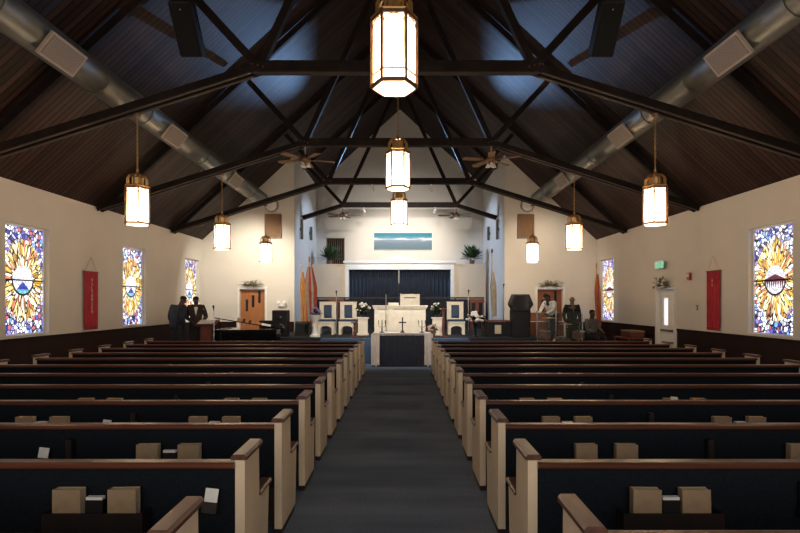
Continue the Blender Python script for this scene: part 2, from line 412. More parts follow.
# chancel end wall with the loft opening on the left
ox0, ox1, oz0, oz1 = X(326,YC), X(344.5,YC), Z(264.5,YC), Z(238,YC)
mb = MB()
mb.box(-CH-.3, ox0, YC, YC+.3, 0, EZ); mb.box(ox0, ox1, YC, YC+.3, 0, oz0); mb.box(ox1, CH+.3, YC, YC+.3, 0, EZ)
mb.box(ox0, ox1, YC, YC+.3, oz1, 5.0); mb.box(-CH-.3, ox0, YC, YC+.3, EZ, 5.0); mb.box(ox1, CH+.3, YC, YC+.3, EZ, 5.0)
mb.prism([(-CH-.3,5.0),(CH+.3,5.0),(CH+.3,roof_z(CH+.3)+.05),(0,roof_z(0)+.05),(-CH-.3,roof_z(CH+.3)+.05)], YC, YC+.3, 'Y')
struct('wall_chancel_end', mb, 'plaster')
w = structure_empty('window_9', ((ox0+ox1)/2, YC+.2, (oz0+oz1)/2))
hw, hh = (ox1-ox0)/2, (oz1-oz0)/2
MB().box(-hw, hw, .02, .06, -hh, hh).build('pane', 'glass_dark', w)
mb = MB()
for i in range(9): xx = -hw+.05+i*(2*hw-.1)/8; mb.box(xx-.012, xx+.012, -.06, -.02, -hh+.02, hh-.02)
mb.build('blind', 'brown_panel', w)

# wainscot and skirting
for nm, s, segs in (('trim_left', -1, [(YB, YR)]), ('trim_right', 1, [(YB, DY0-.1), (DY1+.1, YR)])):
    mb = MB()
    for a, b_ in segs:
        x0, x1 = sorted((s*HW, s*(HW-.025))); mb.box(x0, x1, a, b_, 0, 1.04)
    struct(nm, mb, 'wainscot')
    mb = MB()
    for a, b_ in segs:
        x0, x1 = sorted((s*HW, s*(HW-.05))); mb.bevbox(x0, x1, a, b_, 1.042, 1.09, .008)
    struct(nm + '_cap', mb, 'beam_wood')
for nm, s in (('trim_front', -1), ('trim_front.001', 1)):
    mb = MB()
    for a, b_ in ((CH+.02, 4.62 if s < 0 else 4.74), (5.74 if s < 0 else 5.86, HW-.03)):
        x0, x1 = sorted((s*a, s*b_)); mb.box(x0, x1, YR-.025, YR, 0, 1.06)
    struct(nm, mb, 'wainscot_end')

# stained windows
def stained_window(n, s, a, b_, m):
    yc = (a+b_)/2; hw = (b_-a)/2; zc = (WZ0+WZ1)/2; hh = (WZ1-WZ0)/2
    w = structure_empty('window_%d' % n, (s*(HW+.115), yc, zc))
    MB().box(-.01, .01, -hw+.03, hw-.03, -hh+.03, hh-.03).build('pane', m, w)
    f = MB()
    for (y0, y1, z0, z1) in ((-hw,-hw+.04,-hh,hh),(hw-.04,hw,-hh,hh),(-hw+.04,hw-.04,-hh,-hh+.04),(-hw+.04,hw-.04,hh-.04,hh)):
        f.box(-.035, .035, y0, y1, z0, z1)
    f.build('window_frame', 'white_paint', w)
    MB().box(-.03, .03, -hw+.04, hw-.04, -.008, .018).build('bar', 'beam_wood', w)
    MB().bevbox(*sorted((-s*.13, -s*.036)), -hw+.002, hw-.002, -hh, -hh+.025, .005).build('window_sill', 'white_paint', w)
n = 1
for i, (a, b_) in enumerate(wl): stained_window(n, -1, a, b_, ('stained_boat', 'stained_boat_b')[i % 2]); n += 1
for i, (a, b_) in enumerate(wr): stained_window(n if n < 9 else 10, 1, a, b_, ('stained_wings', 'stained_wings_b')[(i+1) % 2]); n += 1

# doors of the end wall: wooden with three stepped slots, white frames
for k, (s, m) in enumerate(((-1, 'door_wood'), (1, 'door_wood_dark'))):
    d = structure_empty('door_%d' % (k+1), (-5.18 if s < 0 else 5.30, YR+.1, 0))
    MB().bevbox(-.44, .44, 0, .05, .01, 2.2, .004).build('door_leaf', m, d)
    for j, dx in enumerate((-.22, 0, .22)):
        z0 = 1.42 + .15*j
        MB().bevbox(dx-.045, dx+.045, -.012, 0.004, z0, z0+.42, .004).build('pane', 'glass_dark', d)
    hd = MB(); hd.lathe([(.012,0),(.03,.03),(.03,.05),(.01,.06)], n=12)
    h = hd.build('door_handle', 'gold', d, True, (s*-.36, -.002, 1.0)); h.rotation_euler = (math.pi/2, 0, 0)
    fr = MB(); fr.box(-.52,-.445,-.14,.08,0,2.3); fr.box(.445,.52,-.14,.08,0,2.3); fr.box(-.445,.445,-.14,.08,2.21,2.3)
    fr.build('door_frame', 'white_paint', d)
# side exit door on the right wall
d = structure_empty('door_3', (HW+.06, (DY0+DY1)/2, 0))
MB().bevbox(0, .05, -.44, .44, .01, 2.09, .004).build('door_leaf', 'white_paint', d)
MB().bevbox(-.01, .005, .02, .2, 1.15, 1.85, .003).build('pane', glow('door_pane', (.9,.93,1), .6), d)
MB().bevbox(-.05, -.005, -.36, .36, .98, 1.04, .01).build('door_handle', 'chrome', d)
fr = MB(); fr.box(-.1,.1,-.5,-.445,0,2.15); fr.box(-.1,.1,.445,.5,0,2.15); fr.box(-.1,.1,-.445,.445,2.10,2.15)
fr.build('door_frame', 'white_paint', d)

# stage, side platforms, choir loft
struct('floor_stage', MB().bevbox(-4.3, 4.3, 15.5, YR+.02, 0, .7, .02).box(-CH, CH, YR+.02, 21.95, 0, .7), 'stage_carpet')
struct('floor_steps', MB().bevbox(-2.25, 2.02, 15.02, 15.49, 0, .7, .02), 'blue_carpet')
for nm, s in (('floor_platform', -1), ('floor_platform.001', 1)):
    mb = MB(); mb.box(*sorted((s*3.3, s*(HW-.03))), 13.4, 15.49, 0, .2); mb.box(*sorted((s*4.31, s*(HW-.03))), 15.49, YR-.03, 0, .2)
    struct(nm, mb, 'carpet')
# loft fronts
for nm, x0, x1 in (('wall_loft_left', X(312,22), X(345.5,22)), ('wall_loft_right', X(454,22), X(485.5,22))):
    struct(nm, MB().box(max(x0,-CH), min(x1,CH), 21.96, 22.3, 0, Z(264,22)), 'plaster_warm')
bx0, bx1 = X(345.5,22), X(454,22)
mb = MB(); mb.box(bx0, bx0+.14, 21.9, 22.4, .7, 3.1); mb.box(bx1-.14, bx1, 21.9, 22.4, .7, 3.1)
mb.box(bx0, bx1, 21.9, 22.4, 3.1, 3.42); mb.bevbox(bx0-.08, bx1+.08, 21.84, 22.46, 3.36, 3.46, .015)
mb.prism([(-.7,3.46),(.7,3.46),(.42,3.58),(.2,3.66),(0,3.72),(-.2,3.66),(-.42,3.58)], 22.0, 22.2, 'Y')
struct('trim_baptistery', mb, 'white_paint')
struct('floor_loft', MB().box(-CH, CH, 22.42, YC, 0, 1.7), 'blue_carpet')

# ------------------------------------------------------------------ trusses
JX, JZ = 2.15, 5.43
def truss(y, label, chancel=False):
    t = thing('roof_truss', label, 'truss', (0, y, 0), 0, 'dark roof trusses')
    MB().bevbox(-JX-.1, JX+.1, -.08, .08, JZ-.09, JZ+.09, .01).build('tie_beam', 'beam_wood', t)
    ax = CH - .01 if chancel else HW
    for s in (-1, 1):
        m_ = MB()
        ez = JZ - (JZ - 3.92) * (ax - JX) / (HW - JX)
        for dy in (-.075, .075): m_.bar((s*(JX-.05), dy, JZ), (s*(ax-.02), dy, ez), .05, .125)
        m_.bar((s*JX, 0, JZ+.02), (s*(ax-.02), 0, ez+.02), .10, .07)
        am = m_.build('arm', 'beam_wood', t)
        for dy in (-.075, .075): MB().bar((s*(JX+.12), dy, JZ-.072-.04), (s*(ax-.04), dy, ez-.072), .052, .014).build('edge_highlight', 'highlight_wood', am)  # pale strip imitates lantern light catching the arm's lower edge
        m_ = MB()
        if chancel: m_.bar((0, 0, roof_z(0)-.12), (s*(CH-.02), 0, roof_z(CH)-.12), .09, .13)
        else: m_.bar((0, 0, roof_z(0)-.12), (s*(HW-.06), 0, roof_z(HW-.06)-.12), .09, .13)
        m_.build('rafter', 'beam_wood', t)
        # webs
        nx, nz = SL, 1.0  # perpendicular to the rafter
        L0 = math.hypot(nx, nz); h = (roof_z(JX) - .3 - JZ) / (nz + SL*nx)
        MB().bar((s*JX, 0, JZ), (s*(JX+nx*h), 0, JZ+nz*h), .12, .12, (0,1,0)).build('web', 'beam_wood', t)
        MB().bar((s*JX, 0, JZ), (s*.12, 0, roof_z(0)-.45), .12, .12, (0,1,0)).build('web', 'beam_wood', t)
        g = MB()
        for q in range(3): g.tube([(s*(JX-.08+.08*q), -.105, JZ+.02*(q-1)), (s*(JX-.08+.08*q), .105, JZ+.02*(q-1))], .014, 6)
        g.build('bolts', 'bronze', t)
    return t
tl = ['dark roof truss overhead, nearest the camera, above the picture edge', 'dark roof truss crossing behind the largest hanging lantern',
      'dark roof truss carrying the two near ceiling fans', 'dark roof truss just before the chancel opening']
for y, l in zip(T, tl): truss(y, l)
truss(20.0, 'short dark roof truss inside the chancel, farthest back', True)

# ------------------------------------------------------------------ ducts with registers
for s, side in ((-1, 'left'), (1, 'right')):
    cx = s*4.56; cz = 5.15; R_ = .23
    t = thing('air_duct', 'round galvanised air duct running along the %s roof slope' % side, 'duct', (cx, 0, 0), 0, 'galvanised ceiling ducts')
    m_ = MB(); ys = [0.6, 3.3, 5.9, 8.0, 9.4, 12.1, 14.1, 16.0, 17.3]
    m_.tube([(0, y, cz) for y in ys], R_, 28)
    m_.build('duct_pipe', 'duct_metal', t, True)
    for y in ys[1:-1]:
        b_ = MB(); b_.tube([(0, y-.03, cz), (0, y+.03, cz)], R_+.012, 28); b_.build('band', 'duct_metal', t, True)
    e = MB(); e.tube([(0,17.3,cz),(0,17.45,cz),(0,17.6,cz)], [R_,.23,.2], 24); e.build('end_cap', 'duct_metal', t, True)
    for y in (6.93, 10.35, 14.15):
        # register tangent to the pipe on the lower inner side
        ang = math.radians(-38); nx = -s*math.cos(ang); nz = math.sin(ang)
        c = Vector((nx*(R_+.02), y, cz+nz*(R_+.02))); n_ = Vector((nx,0,nz)); u = Vector((-nz,0,nx))
        r = MB(); r.bar(c-Vector((0,.36,0)), c+Vector((0,.36,0)), .34, .035, n_); rg = r.build('register', 'register_frame', t)
        r = MB(); c2 = c + n_*.02; r.bar(c2-Vector((0,.32,0)), c2+Vector((0,.32,0)), .28, .012, n_); r.build('grille', 'register_grille', rg)
    # round wall register where the duct meets the end wall
    q = thing('wall_register', 'round white air register high on the %s end wall' % side, 'vent', (s*4.5, YR, 5.15), 0, 'round wall registers')
    m_ = MB(); m_.tube([(0,-.005,0),(0,-.06,0),(0,-.09,0)], [.25,.24,.2], 24); m_.build('frame', 'register_frame', q, True)
    m_ = MB(); m_.tube([(0,-.09,0),(0,-.13,0)], [.2,.15], 20); m_.build('cone', 'white_paint', q, True)

# ceiling loudspeakers: long black boxes hung just under the roof slope
for s, side in ((-1, 'left'), (1, 'right')):
    xs = s*3.57
    sp = thing('ceiling_loudspeaker', 'long black loudspeaker hung tilted under the %s roof slope near the ridge' % side, 'speaker', (xs, 9.0, 6.42), 0, 'hung ceiling loudspeakers')
    sp.rotation_euler = (math.radians(38), 0, 0)
    MB().bevbox(-.19, .19, -.12, .12, -.44, .42, .015).build('cabinet', 'black_plastic', sp)
    MB().bevbox(-.175, .175, -.132, -.121, -.41, .39, .004).build('grille', 'black_cloth', sp)
    MB().ball((0, -.134, .30), .012).build('status_light', 'white_paint', sp)
    for q in (-.15, .15): MB().bar((q, .05, .42), (q, .32, .66), .02, .02, (1,0,0)).build('bracket', 'black_plastic', sp)

# ------------------------------------------------------------------ lantern pendants
LR = .188; LH = .56; LAMP_W = 75
def make_lantern(chain, label):
    t = thing('pendant_lantern', label, 'lantern', (0,0,0), 0, 'hanging hexagonal lanterns')
    rot = math.radians(0)
    g = MB(); g.lathe([(LR*.93,.03),(LR*.93,LH),(LR*.6,LH+.01)], n=6, rot=rot); g.build('glass_panel', 'lamp_glass', t)
    g = MB(); g.lathe([(LR*.88,-.012),(LR*.88,.004)], n=6, rot=rot); g.build('bottom_glass', 'lamp_glass', t)
    f = MB()
    def P(i, r, z): a = rot + i*math.pi/3; return Vector((r*math.cos(a), r*math.sin(a), z))
    for i in range(6):
        f.bar(P(i,LR,0), P(i,LR,LH+.02), .022, .022, P(i,1,0))
        for z, h in ((.012,.034),(.10,.012),(LH,.03)): f.bar(P(i,LR,z), P(i+1,LR,z), .016, h)
        # gothic arch at the top of each panel
        a, b_ = P(i,LR*.985,0), P(i+1,LR*.985,0)
        pts = []
        for k in range(9):
            u = k/8; q = a.lerp(b_, u); q.z = LH - .10 + .085*math.sin(math.pi*u)**.6; pts.append(q)
        f.tube(pts, .005, 5)
        mid = a.lerp(b_, .5)
        f.bar(Vector((mid.x,mid.y,.035)), Vector((mid.x,mid.y,.095)), .006, .006, mid.normalized())
    f.build('frame', 'bronze', t)
    bl = MB(); bl.ball((0,0,.30), .045, (1,1,1.5), 10); bl = bl.build('bulb', glow('bulb', (1, .85, .66), 8) if 'bulb' not in M else 'bulb', t, True)
    ld = bpy.data.lights.new('lantern_light', 'POINT'); ld.energy = LAMP_W; ld.color = (1, .85, .69); ld.shadow_soft_size = .06
    lo_ = bpy.data.objects.new('lantern_light', ld); COL.objects.link(lo_); lo_.parent = t; lo_.location = (0,0,.16)
    c = MB(); c.lathe([(LR*1.04,LH+.012),(LR*1.06,LH+.03),(LR*.9,LH+.05),(LR*.66,LH+.06)], n=6, rot=rot)
    for i in range(12):
        a = i*math.pi/6; ca, sa = math.cos(a), math.sin(a)
        r0 = LR*.78
        c.tube([(r0*ca,r0*sa,LH+.05),(r0*ca,r0*sa,LH+.15),(r0*.8*ca,r0*.8*sa,LH+.2),(r0*.35*ca,r0*.35*sa,LH+.225)], .011, 5)
    c.lathe([(.085,LH+.05),(.085,LH+.17),(.03,LH+.2)], n=12)
    c.lathe([(.06,LH+.215),(.045,LH+.24),(.02,LH+.26),(.02,LH+.30)], n=12)
    c.build('crown', 'gold', t)
    h = MB(); z = LH+.29; k = 0
    while z < LH+.29+chain:
        # links alternate direction
        pts = []
        for q in range(9):
            a = q*math.pi/4; dx = .010*math.cos(a); dz = .022*math.sin(a)
            pts.append((dx,0,z+.02+dz) if k % 2 else (0,dx,z+.02+dz))
        h.tube(pts, .005, 4, False); z += .036; k += 1
    h.build('chain', 'gold', t)
    h = MB(); h.lathe([(.05,z-.01),(.055,z+.02),(.03,z+.03)], n=12); h.build('canopy', 'bronze', t)
    return t
ARMZ = lambda x: JZ - (JZ-3.92)*(abs(x)-JX)/(HW-JX) - .1
zb = 2.97; side_chain = ARMZ(4.07) - zb - LH - .34
side_l = make_lantern(side_chain, 'x'); first = True
rows = ['nearest row, off the picture edge', 'nearest row in view', 'second row in view', 'far row by the end wall']
for i, y in enumerate(T):
    for s, side in ((-1,'left'), (1,'right')):
        o = side_l if first else copy_tree(side_l); first = False
        o.location = (s*4.07, y, zb)
        o['label'] = 'side lantern over the %s pews, %s' % (side, rows[i])
cz0 = 3.53; cen = make_lantern(JZ-.1-cz0-LH-.34, 'x')
for i, y in enumerate(T[:3]):
    o = cen if i == 0 else copy_tree(cen)
    o.location = (.025, y, cz0)
    if i: o.rotation_euler.z = 0
    o['label'] = ['largest lantern, over the aisle at the top of the picture', 'middle one of three lanterns over the aisle', 'farthest lantern over the aisle, before the mural'][i]

# ------------------------------------------------------------------ ceiling fans
def make_fan():
    t = thing('ceiling_fan', 'x', 'fan', group='ceiling fans')
    MB().tube([(0,0,.12),(0,0,.32)], .016, 8).build('downrod', 'register_frame', t)
    m_ = MB(); m_.lathe([(.04,-.06),(.12,-.04),(.14,.0),(.13,.05),(.06,.1),(.03,.14)], n=18); m_.build('motor', 'bronze', t, True)
    for i in range(5):
        a = i*2*math.pi/5 + .3
        b_ = MB(); d = Vector((math.cos(a), math.sin(a), 0)); sd = Vector((-d.y, d.x, 0))
        pts = [d*.2+sd*.05, d*.3+sd*.075, d*.66+sd*.085, d*.70, d*.66-sd*.085, d*.3-sd*.075, d*.2-sd*.05]
        vs = [b_.bm.verts.new((p.x, p.y, .01+(.02 if j < 3 else -.0))) for j, p in enumerate(pts)]
        vb = [b_.bm.verts.new((v.co.x, v.co.y, v.co.z-.01)) for v in vs]
        b_.bm.faces.new(vs); b_.bm.faces.new(vb[::-1])
        for j in range(7): b_.bm.faces.new((vs[j], vs[(j+1)%7], vb[(j+1)%7], vb[j]))
        bl = b_.build('blade', 'brown_panel', t)
        MB().bar(d*.1, d*.26+Vector((0,0,.008)), .03, .012).build('blade_arm', 'bronze', bl)
    for i in range(3):
        a = i*2*math.pi/3
        g = MB(); g.lathe([(.02,-.06),(.03,-.09),(.06,-.15),(.055,-.15)], (.08*math.cos(a), .08*math.sin(a)), 10)
        g.build('light_shade', 'white_paint', t, True)
    return t
fan = make_fan()
for i, (x, y, l) in enumerate([(-JX,T[2],'near ceiling fan hanging left of the aisle'), (JX,T[2],'near ceiling fan hanging right of the aisle'),
                               (-JX,20.0,'small far ceiling fan in the chancel, left side'), (JX,20.0,'small far ceiling fan in the chancel, right side')]):
    o = fan if i == 0 else copy_tree(fan)
    o.location = (x, y, JZ-.09-.32); o['label'] = l; o.rotation_euler.z = .5*i

# track spotlights on trusses
spots = [(-0.82,16.1,'on the third truss, left'), (.98,16.1,'on the third truss, right'), (-1.35,20.0,'on the chancel truss, left'), (1.35,20.0,'on the chancel truss, right')]
for x, y, l in spots:
    t = thing('spotlight', 'small white spotlight clamped ' + l + ' of the lanterns', 'spotlight', (x, y, JZ-.09), 0, 'stage spotlights')
    MB().box(-.015,.015,-.015,.015,-.09,0).build('bracket', 'white_paint', t)
    h = MB(); h.tube([(0,-.07,-.10),(0,.05,-.14),(0,.10,-.155)], [.045,.06,.065], 12); h = h.build('housing', 'white_paint', t, True)
    h = MB(); h.tube([(0,.101,-.155),(0,.108,-.157)], .055, 12); h.build('lens', 'spot_lens', t)

# ------------------------------------------------------------------ pews
XI, XO = 0.81, 5.93
def make_pew(s):
    """s=-1 left block. local x measured in room coordinates, local y=0 at the rear of the back"""
    t = thing('pew', 'x', 'pew', group='church pews')
    xi, xo = (s*(XI+.055), s*(XO-.055)); x0, x1 = min(xi, xo), max(xi, xo)
    # upholstered back, gently reclined
    MB().prism([(.03,.36),(.09,.36),(.065,.805),(.01,.805)], x0, x1, 'X').build('backrest', 'navy_fabric', t)
    MB().prism([(.012,.10),(.05,.10),(.045,.355),(.012,.355)], x0, x1, 'X').build('lower_back', 'dark_rack', t)
    r = MB(); r.prism([(-.018,.800),(.06,.800),(.07,.812),(.066,.832),(.05,.836),(-.012,.836),(-.024,.828),(-.024,.810)], x0, x1, 'X'); r.build('top_rail', 'rail_wood', t)
    MB().bevbox(x0, x1, .095, .52, .38, .455, .025, 2).build('seat', 'navy_fabric', t)
    MB().box(x0, x1, .10, .49, .34, .378).build('seat_board', 'rail_wood', t)
    for e, (a, b_) in enumerate(((XI, XI+.055), (XO-.055, XO))):
        q0, q1 = sorted((s*a, s*b_))
        p = MB(); p.prism([(0,.05),(.50,.05),(.55,.53),(.31,.53),(.30,.85),(0,.85)], q0, q1, 'X')
        pe = p.build('end_panel', 'pew_cream', t)
        MB().bevbox(q0+.004, q1-.004, .005, .49, 0, .049, .003).build('plinth', 'dark_rack', pe)
        cc = MB(); w0, w1 = q0-.018, q1+.018
        cc.prism([(w0,.852),(w1,.852),(w1,.87),(w1-.012,.884),(w0+.012,.884),(w0,.87)], -.025, .325, 'Y'); cc.build('cap', 'cap_wood', pe)
        cc = MB(); w0, w1 = q0-.012, q1+.012
        cc.prism([(w0,.532),(w1,.532),(w1,.545),(w1-.01,.558),(w0+.01,.558),(w0,.545)], .305, .575, 'Y'); cc.build('arm_cap', 'cap_wood', pe)
    mid = s*(XI+XO)/2
    MB().prism([(.05,0),(.46,0),(.48,.335),(.05,.335)], mid-.03, mid+.03, 'X').build('centre_support', 'dark_rack', t)
    for px in (1.60, 3.18, 4.80):
        c = s*px + (-.03 if s < 0 else 0)
        k = MB(); k.box(c-.28, c+.28, -.095, -.085, .47, .575); k.box(c-.28, c+.28, -.085, .0, .47, .482)
        k.box(c-.28, c-.268, -.085, .0, .482, .575); k.box(c+.268, c+.28, -.085, .0, .482, .575)
        k.build('book_rack', 'dark_rack', t)
    for px in (2.38,):
        c = s*px
        k = MB(); k.bevbox(c-.022, c+.022, -.05, .0, .55, .73, .004); k.bevbox(c-.03, c+.03, -.06, .0, .54, .56, .003); k.build('card_holder', 'dark_rack', t)
    return t
PY = lambda k: 2.09 + .932*k
for s, side in ((-1,'left'), (1,'right')):
    p0 = make_pew(s)
    for k in range(12):
        o = p0 if k == 0 else copy_tree(p0)
        o.location = (0, PY(k) - ((.06 if s < 0 else .03) if k == 0 else 0), 0)
        o['group'] = '%s pew block' % side
        if k == 0: l = 'cream-ended navy pew in the %s block, nearest the camera' % side
        elif k == 11: l = 'cream-ended navy pew in the %s block, front row nearest the stage' % side
        else: l = 'cream-ended navy pew in the %s block, %s row from the camera' % (side, ORD[k])
        o['label'] = l

# hymnals, envelope boxes and cards in the racks
def make_book(w=.158, d=.055, h=.215):
    t = thing('hymnal', 'x', 'book')
    c = MB(); c.bevbox(-w/2, w/2, -d/2, -d/2+.004, 0, h, .0015, 1); c.bevbox(-w/2, w/2, d/2-.004, d/2, 0, h, .0015, 1)
    c.bevbox(-w/2, -w/2+.005, -d/2+.004, d/2-.004, 0, h, .0015, 1)
    c.build('cover', 'book_tan', t)
    MB().box(-w/2+.006, w/2-.003, -d/2+.0045, d/2-.0045, .003, h-.004).build('pages', 'book_page', t)
    return t
bk = make_book(); fb = True
def env_box():
    t = thing('envelope_box', 'x', 'box')
    MB().bevbox(-.05, .05, -.02, .02, 0, .155, .003).build('box', 'black_plastic', t)
    MB().box(-.046, .046, -.016, .016, .156, .172).build('envelopes', 'paper', t)
    return t
eb = env_box(); fe = True
rng = random.Random(3)
vis = {-1: {1:[1.60], 2:[1.60], 3:[1.60,3.18], 4:[1.60,3.18], 5:[1.60,3.18,4.80]},
        1: {1:[1.60], 2:[1.60,3.18], 3:[1.60,3.18], 4:[1.60,3.18], 5:[1.60,3.18,4.80]}}
RN = {1.60:'inner', 3.18:'middle', 4.80:'outer'}
for s, side in ((-1,'left'), (1,'right')):
    for k, racks in vis[s].items():
        for px in racks:
            for j, dx in enumerate((-.15, .15)):
                o = bk if fb else copy_tree(bk); fb = False
                o.location = (s*px+(-.03 if s < 0 else 0)+dx+rng.uniform(-.012,.012), PY(k)-.047, .4845)
                o.rotation_euler = (rng.uniform(-.03,.0), rng.uniform(-.012,.012), rng.uniform(-.03,.03))
                o['group'] = 'tan hymnals in the pew racks'
                o['label'] = 'tan hymnal, %s of its pair, %s rack on %s block %s pew' % (('left','right')[j], RN[px], side, ORD[k])
            if not (s == 1 and k == 2 and px == 1.60):
                o = eb if fe else copy_tree(eb); fe = False
                o.location = (s*px+(-.03 if s < 0 else 0)+rng.uniform(-.008,.008), PY(k)-.050, .4845)
                o['group'] = 'black envelope boxes between the hymnals'
                o['label'] = 'black envelope box between two hymnals, %s rack, %s block %s pew' % (RN[px], side, ORD[k])
for x, y, z, l in ((X(207,2.95), PY(1)-.03, .585, 'white card leaning on the second left pew back near the aisle'),
                (X(35,3.85), PY(2)-.03, .56, 'white card on the third left pew back, near picture edge'),
                (X(102,4.8), PY(3)-.03, .56, 'white card on the fourth left pew back, beside a holder'),
                (X(674,5.7), PY(4)-.115, .62, 'white card standing on the fifth right pew back')):
    t = thing('offering_card', l, 'card', (x, y, z), 0, 'white offering cards')
    t.rotation_euler = (math.radians(-8), math.radians(6), 0)
    MB().box(-.037, .037, -.003, .003, 0, .105).build('card', 'paper', t)
    MB().bevbox(-.042, .042, -.012, .016, -.03, .03, .003).build('clip', 'dark_rack', t)

# ------------------------------------------------------------------ communion table
t = thing('communion_table', 'communion table with dark pleated skirt before the stage, below the pulpit', 'table', (.09, 14.2, 0))
MB().bevbox(-.76, .76, .02, .56, .86, .895, .006).build('tabletop', 'white_paint', t)
for sx in (-1, 1):
    for yy in (.06, .50): MB().bevbox(sx*.70-.025, sx*.70+.025, yy-.025, yy+.025, 0, .858, .004).build('leg', 'white_paint', t)
def pleats(x0, x1, y, z0, z1, amp, n, thick=.012):
    mb = MB(); N_ = n*6; A = []; 
    for i in range(N_+1):
        u = i/N_; x = x0+(x1-x0)*u; dy = amp*math.sin(u*n*2*math.pi)
        A.append((mb.bm.verts.new((x, y+dy, z0)), mb.bm.verts.new((x, y+dy*.6, z1)), mb.bm.verts.new((x, y+dy+thick, z0)), mb.bm.verts.new((x, y+dy*.6+thick, z1))))
    for a, b_ in zip(A, A[1:]):
        mb.bm.faces.new((a[0],b_[0],b_[1],a[1])); mb.bm.faces.new((a[3],b_[3],b_[2],a[2]))
        mb.bm.faces.new((a[1],b_[1],b_[3],a[3])); mb.bm.faces.new((a[2],b_[2],b_[0],a[0]))
    for e in (A[0], A[-1]): mb.bm.faces.new((e[0],e[1],e[3],e[2]))
    return mb
sk = pleats(-.60, .60, -.01, .02, .855, .024, 11); sk.build('skirt', 'navy_cloth', t, True)
c = MB(); c.bevbox(-.80, .80, -.035, .59, .897, .912, .005)
c = c.build('table_cloth', 'white_cloth'); c.location = (.09, 14.2, 0)
tag(c, 'white lace cloth draped over the communion table', 'tablecloth')
for sx in (-1, 1):
    a, b_ = sorted((sx*.60, sx*.83))
    p = pleats(a, b_, -.075, .06, .896, .016, 3)
    o = p.build('cloth_drop', 'white_cloth', c, True)
def candelabra(t, n):
    m_ = MB(); m_.lathe([(.075,0),(.07,.012),(.02,.03),(.014,.06),(.022,.1),(.012,.14),(.012,.27)], n=12); m_.build('stem', 'black_plastic', t, True)
    for i in range(n):
        u = (i-(n-1)/2)
        if n > 1:
            MB().tube([(0,0,.16),(u*.05,0,.15),(u*.085,0,.18),(u*.09,0,.24)], .007, 6).build('branch', 'black_plastic', t)
            MB().tube([(u*.09,0,.242),(u*.09,0,.34)], .011, 8).build('candle', 'black_plastic', t)
for x, n_, l in ((X(382,14.4),3,'black candelabra at the left end of the communion table'), (X(422,14.4),3,'black candelabra at the right end of the communion table')):
    t = thing('candelabra', l, 'candelabra', (x, 14.42, .912), 0, 'candelabras on the communion table'); candelabra(t, n_)
t = thing('cross', 'black standing cross in the middle of the communion table', 'cross', (X(402.5,14.4), 14.42, .912))
MB().lathe([(.07,0),(.07,.02),(.03,.04),(.03,.06)], n=16).build('base', 'black_plastic', t)
m_ = MB(); m_.bevbox(-.018,.018,-.012,.012,.06,.42,.003); m_.bevbox(-.10,-.018,-.012,.012,.26,.296,.003); m_.bevbox(.018,.10,-.012,.012,.26,.296,.003); m_.build('cross_bars', 'black_plastic', t)

# ------------------------------------------------------------------ pulpit
px0, px1 = X(373,16.2), X(427,16.2); pc = (px0+px1)/2; ph = (px1-px0)/2
t = thing('pulpit', 'wide cream pulpit with fluted pilasters behind the communion table', 'pulpit', (pc, 16.2, .7))
MB().box(-ph+.04, ph-.04, .04, .50, .1, .84).build('body', 'cream_paint', t)
MB().bevbox(-ph, ph, 0, .54, 0, .1, .012).build('plinth', 'cream_paint', t)
MB().bevbox(-ph, ph, 0, .54, .84, .90, .012).bevbox(-ph-.03, ph+.03, -.03, .57, .90, .945, .012).build('cornice', 'cream_paint', t)
for x in (-ph+.09, -ph*.33, ph*.33, ph-.09):
    m_ = MB(); m_.bevbox(x-.045, x+.045, .015, .038, .102, .838, .004)
    for q in (-.024, 0, .024): m_.box(x+q-.004, x+q+.004, .009, .015, .15, .79)
    m_.build('pilaster', 'cream_paint', t)
m_ = MB()
for x0, x1 in ((-ph+.17,-ph*.33-.08),(-ph*.33+.08,ph*.33-.08),(ph*.33+.08,ph-.17)): m_.bevbox(x0, x1, .026, .039, .18, .74, .01)
m_.build('raised_panels', 'cream_paint', t)
m_ = MB(); m_.bevbox(-.35,-.02,.16,.4,.946,1.03,.01); tag(m_.build('bible_stand', 'cream_paint', None, False, (pc-.02, 16.2, .7)), 'cream slanted book rest on top of the pulpit', 'stand')

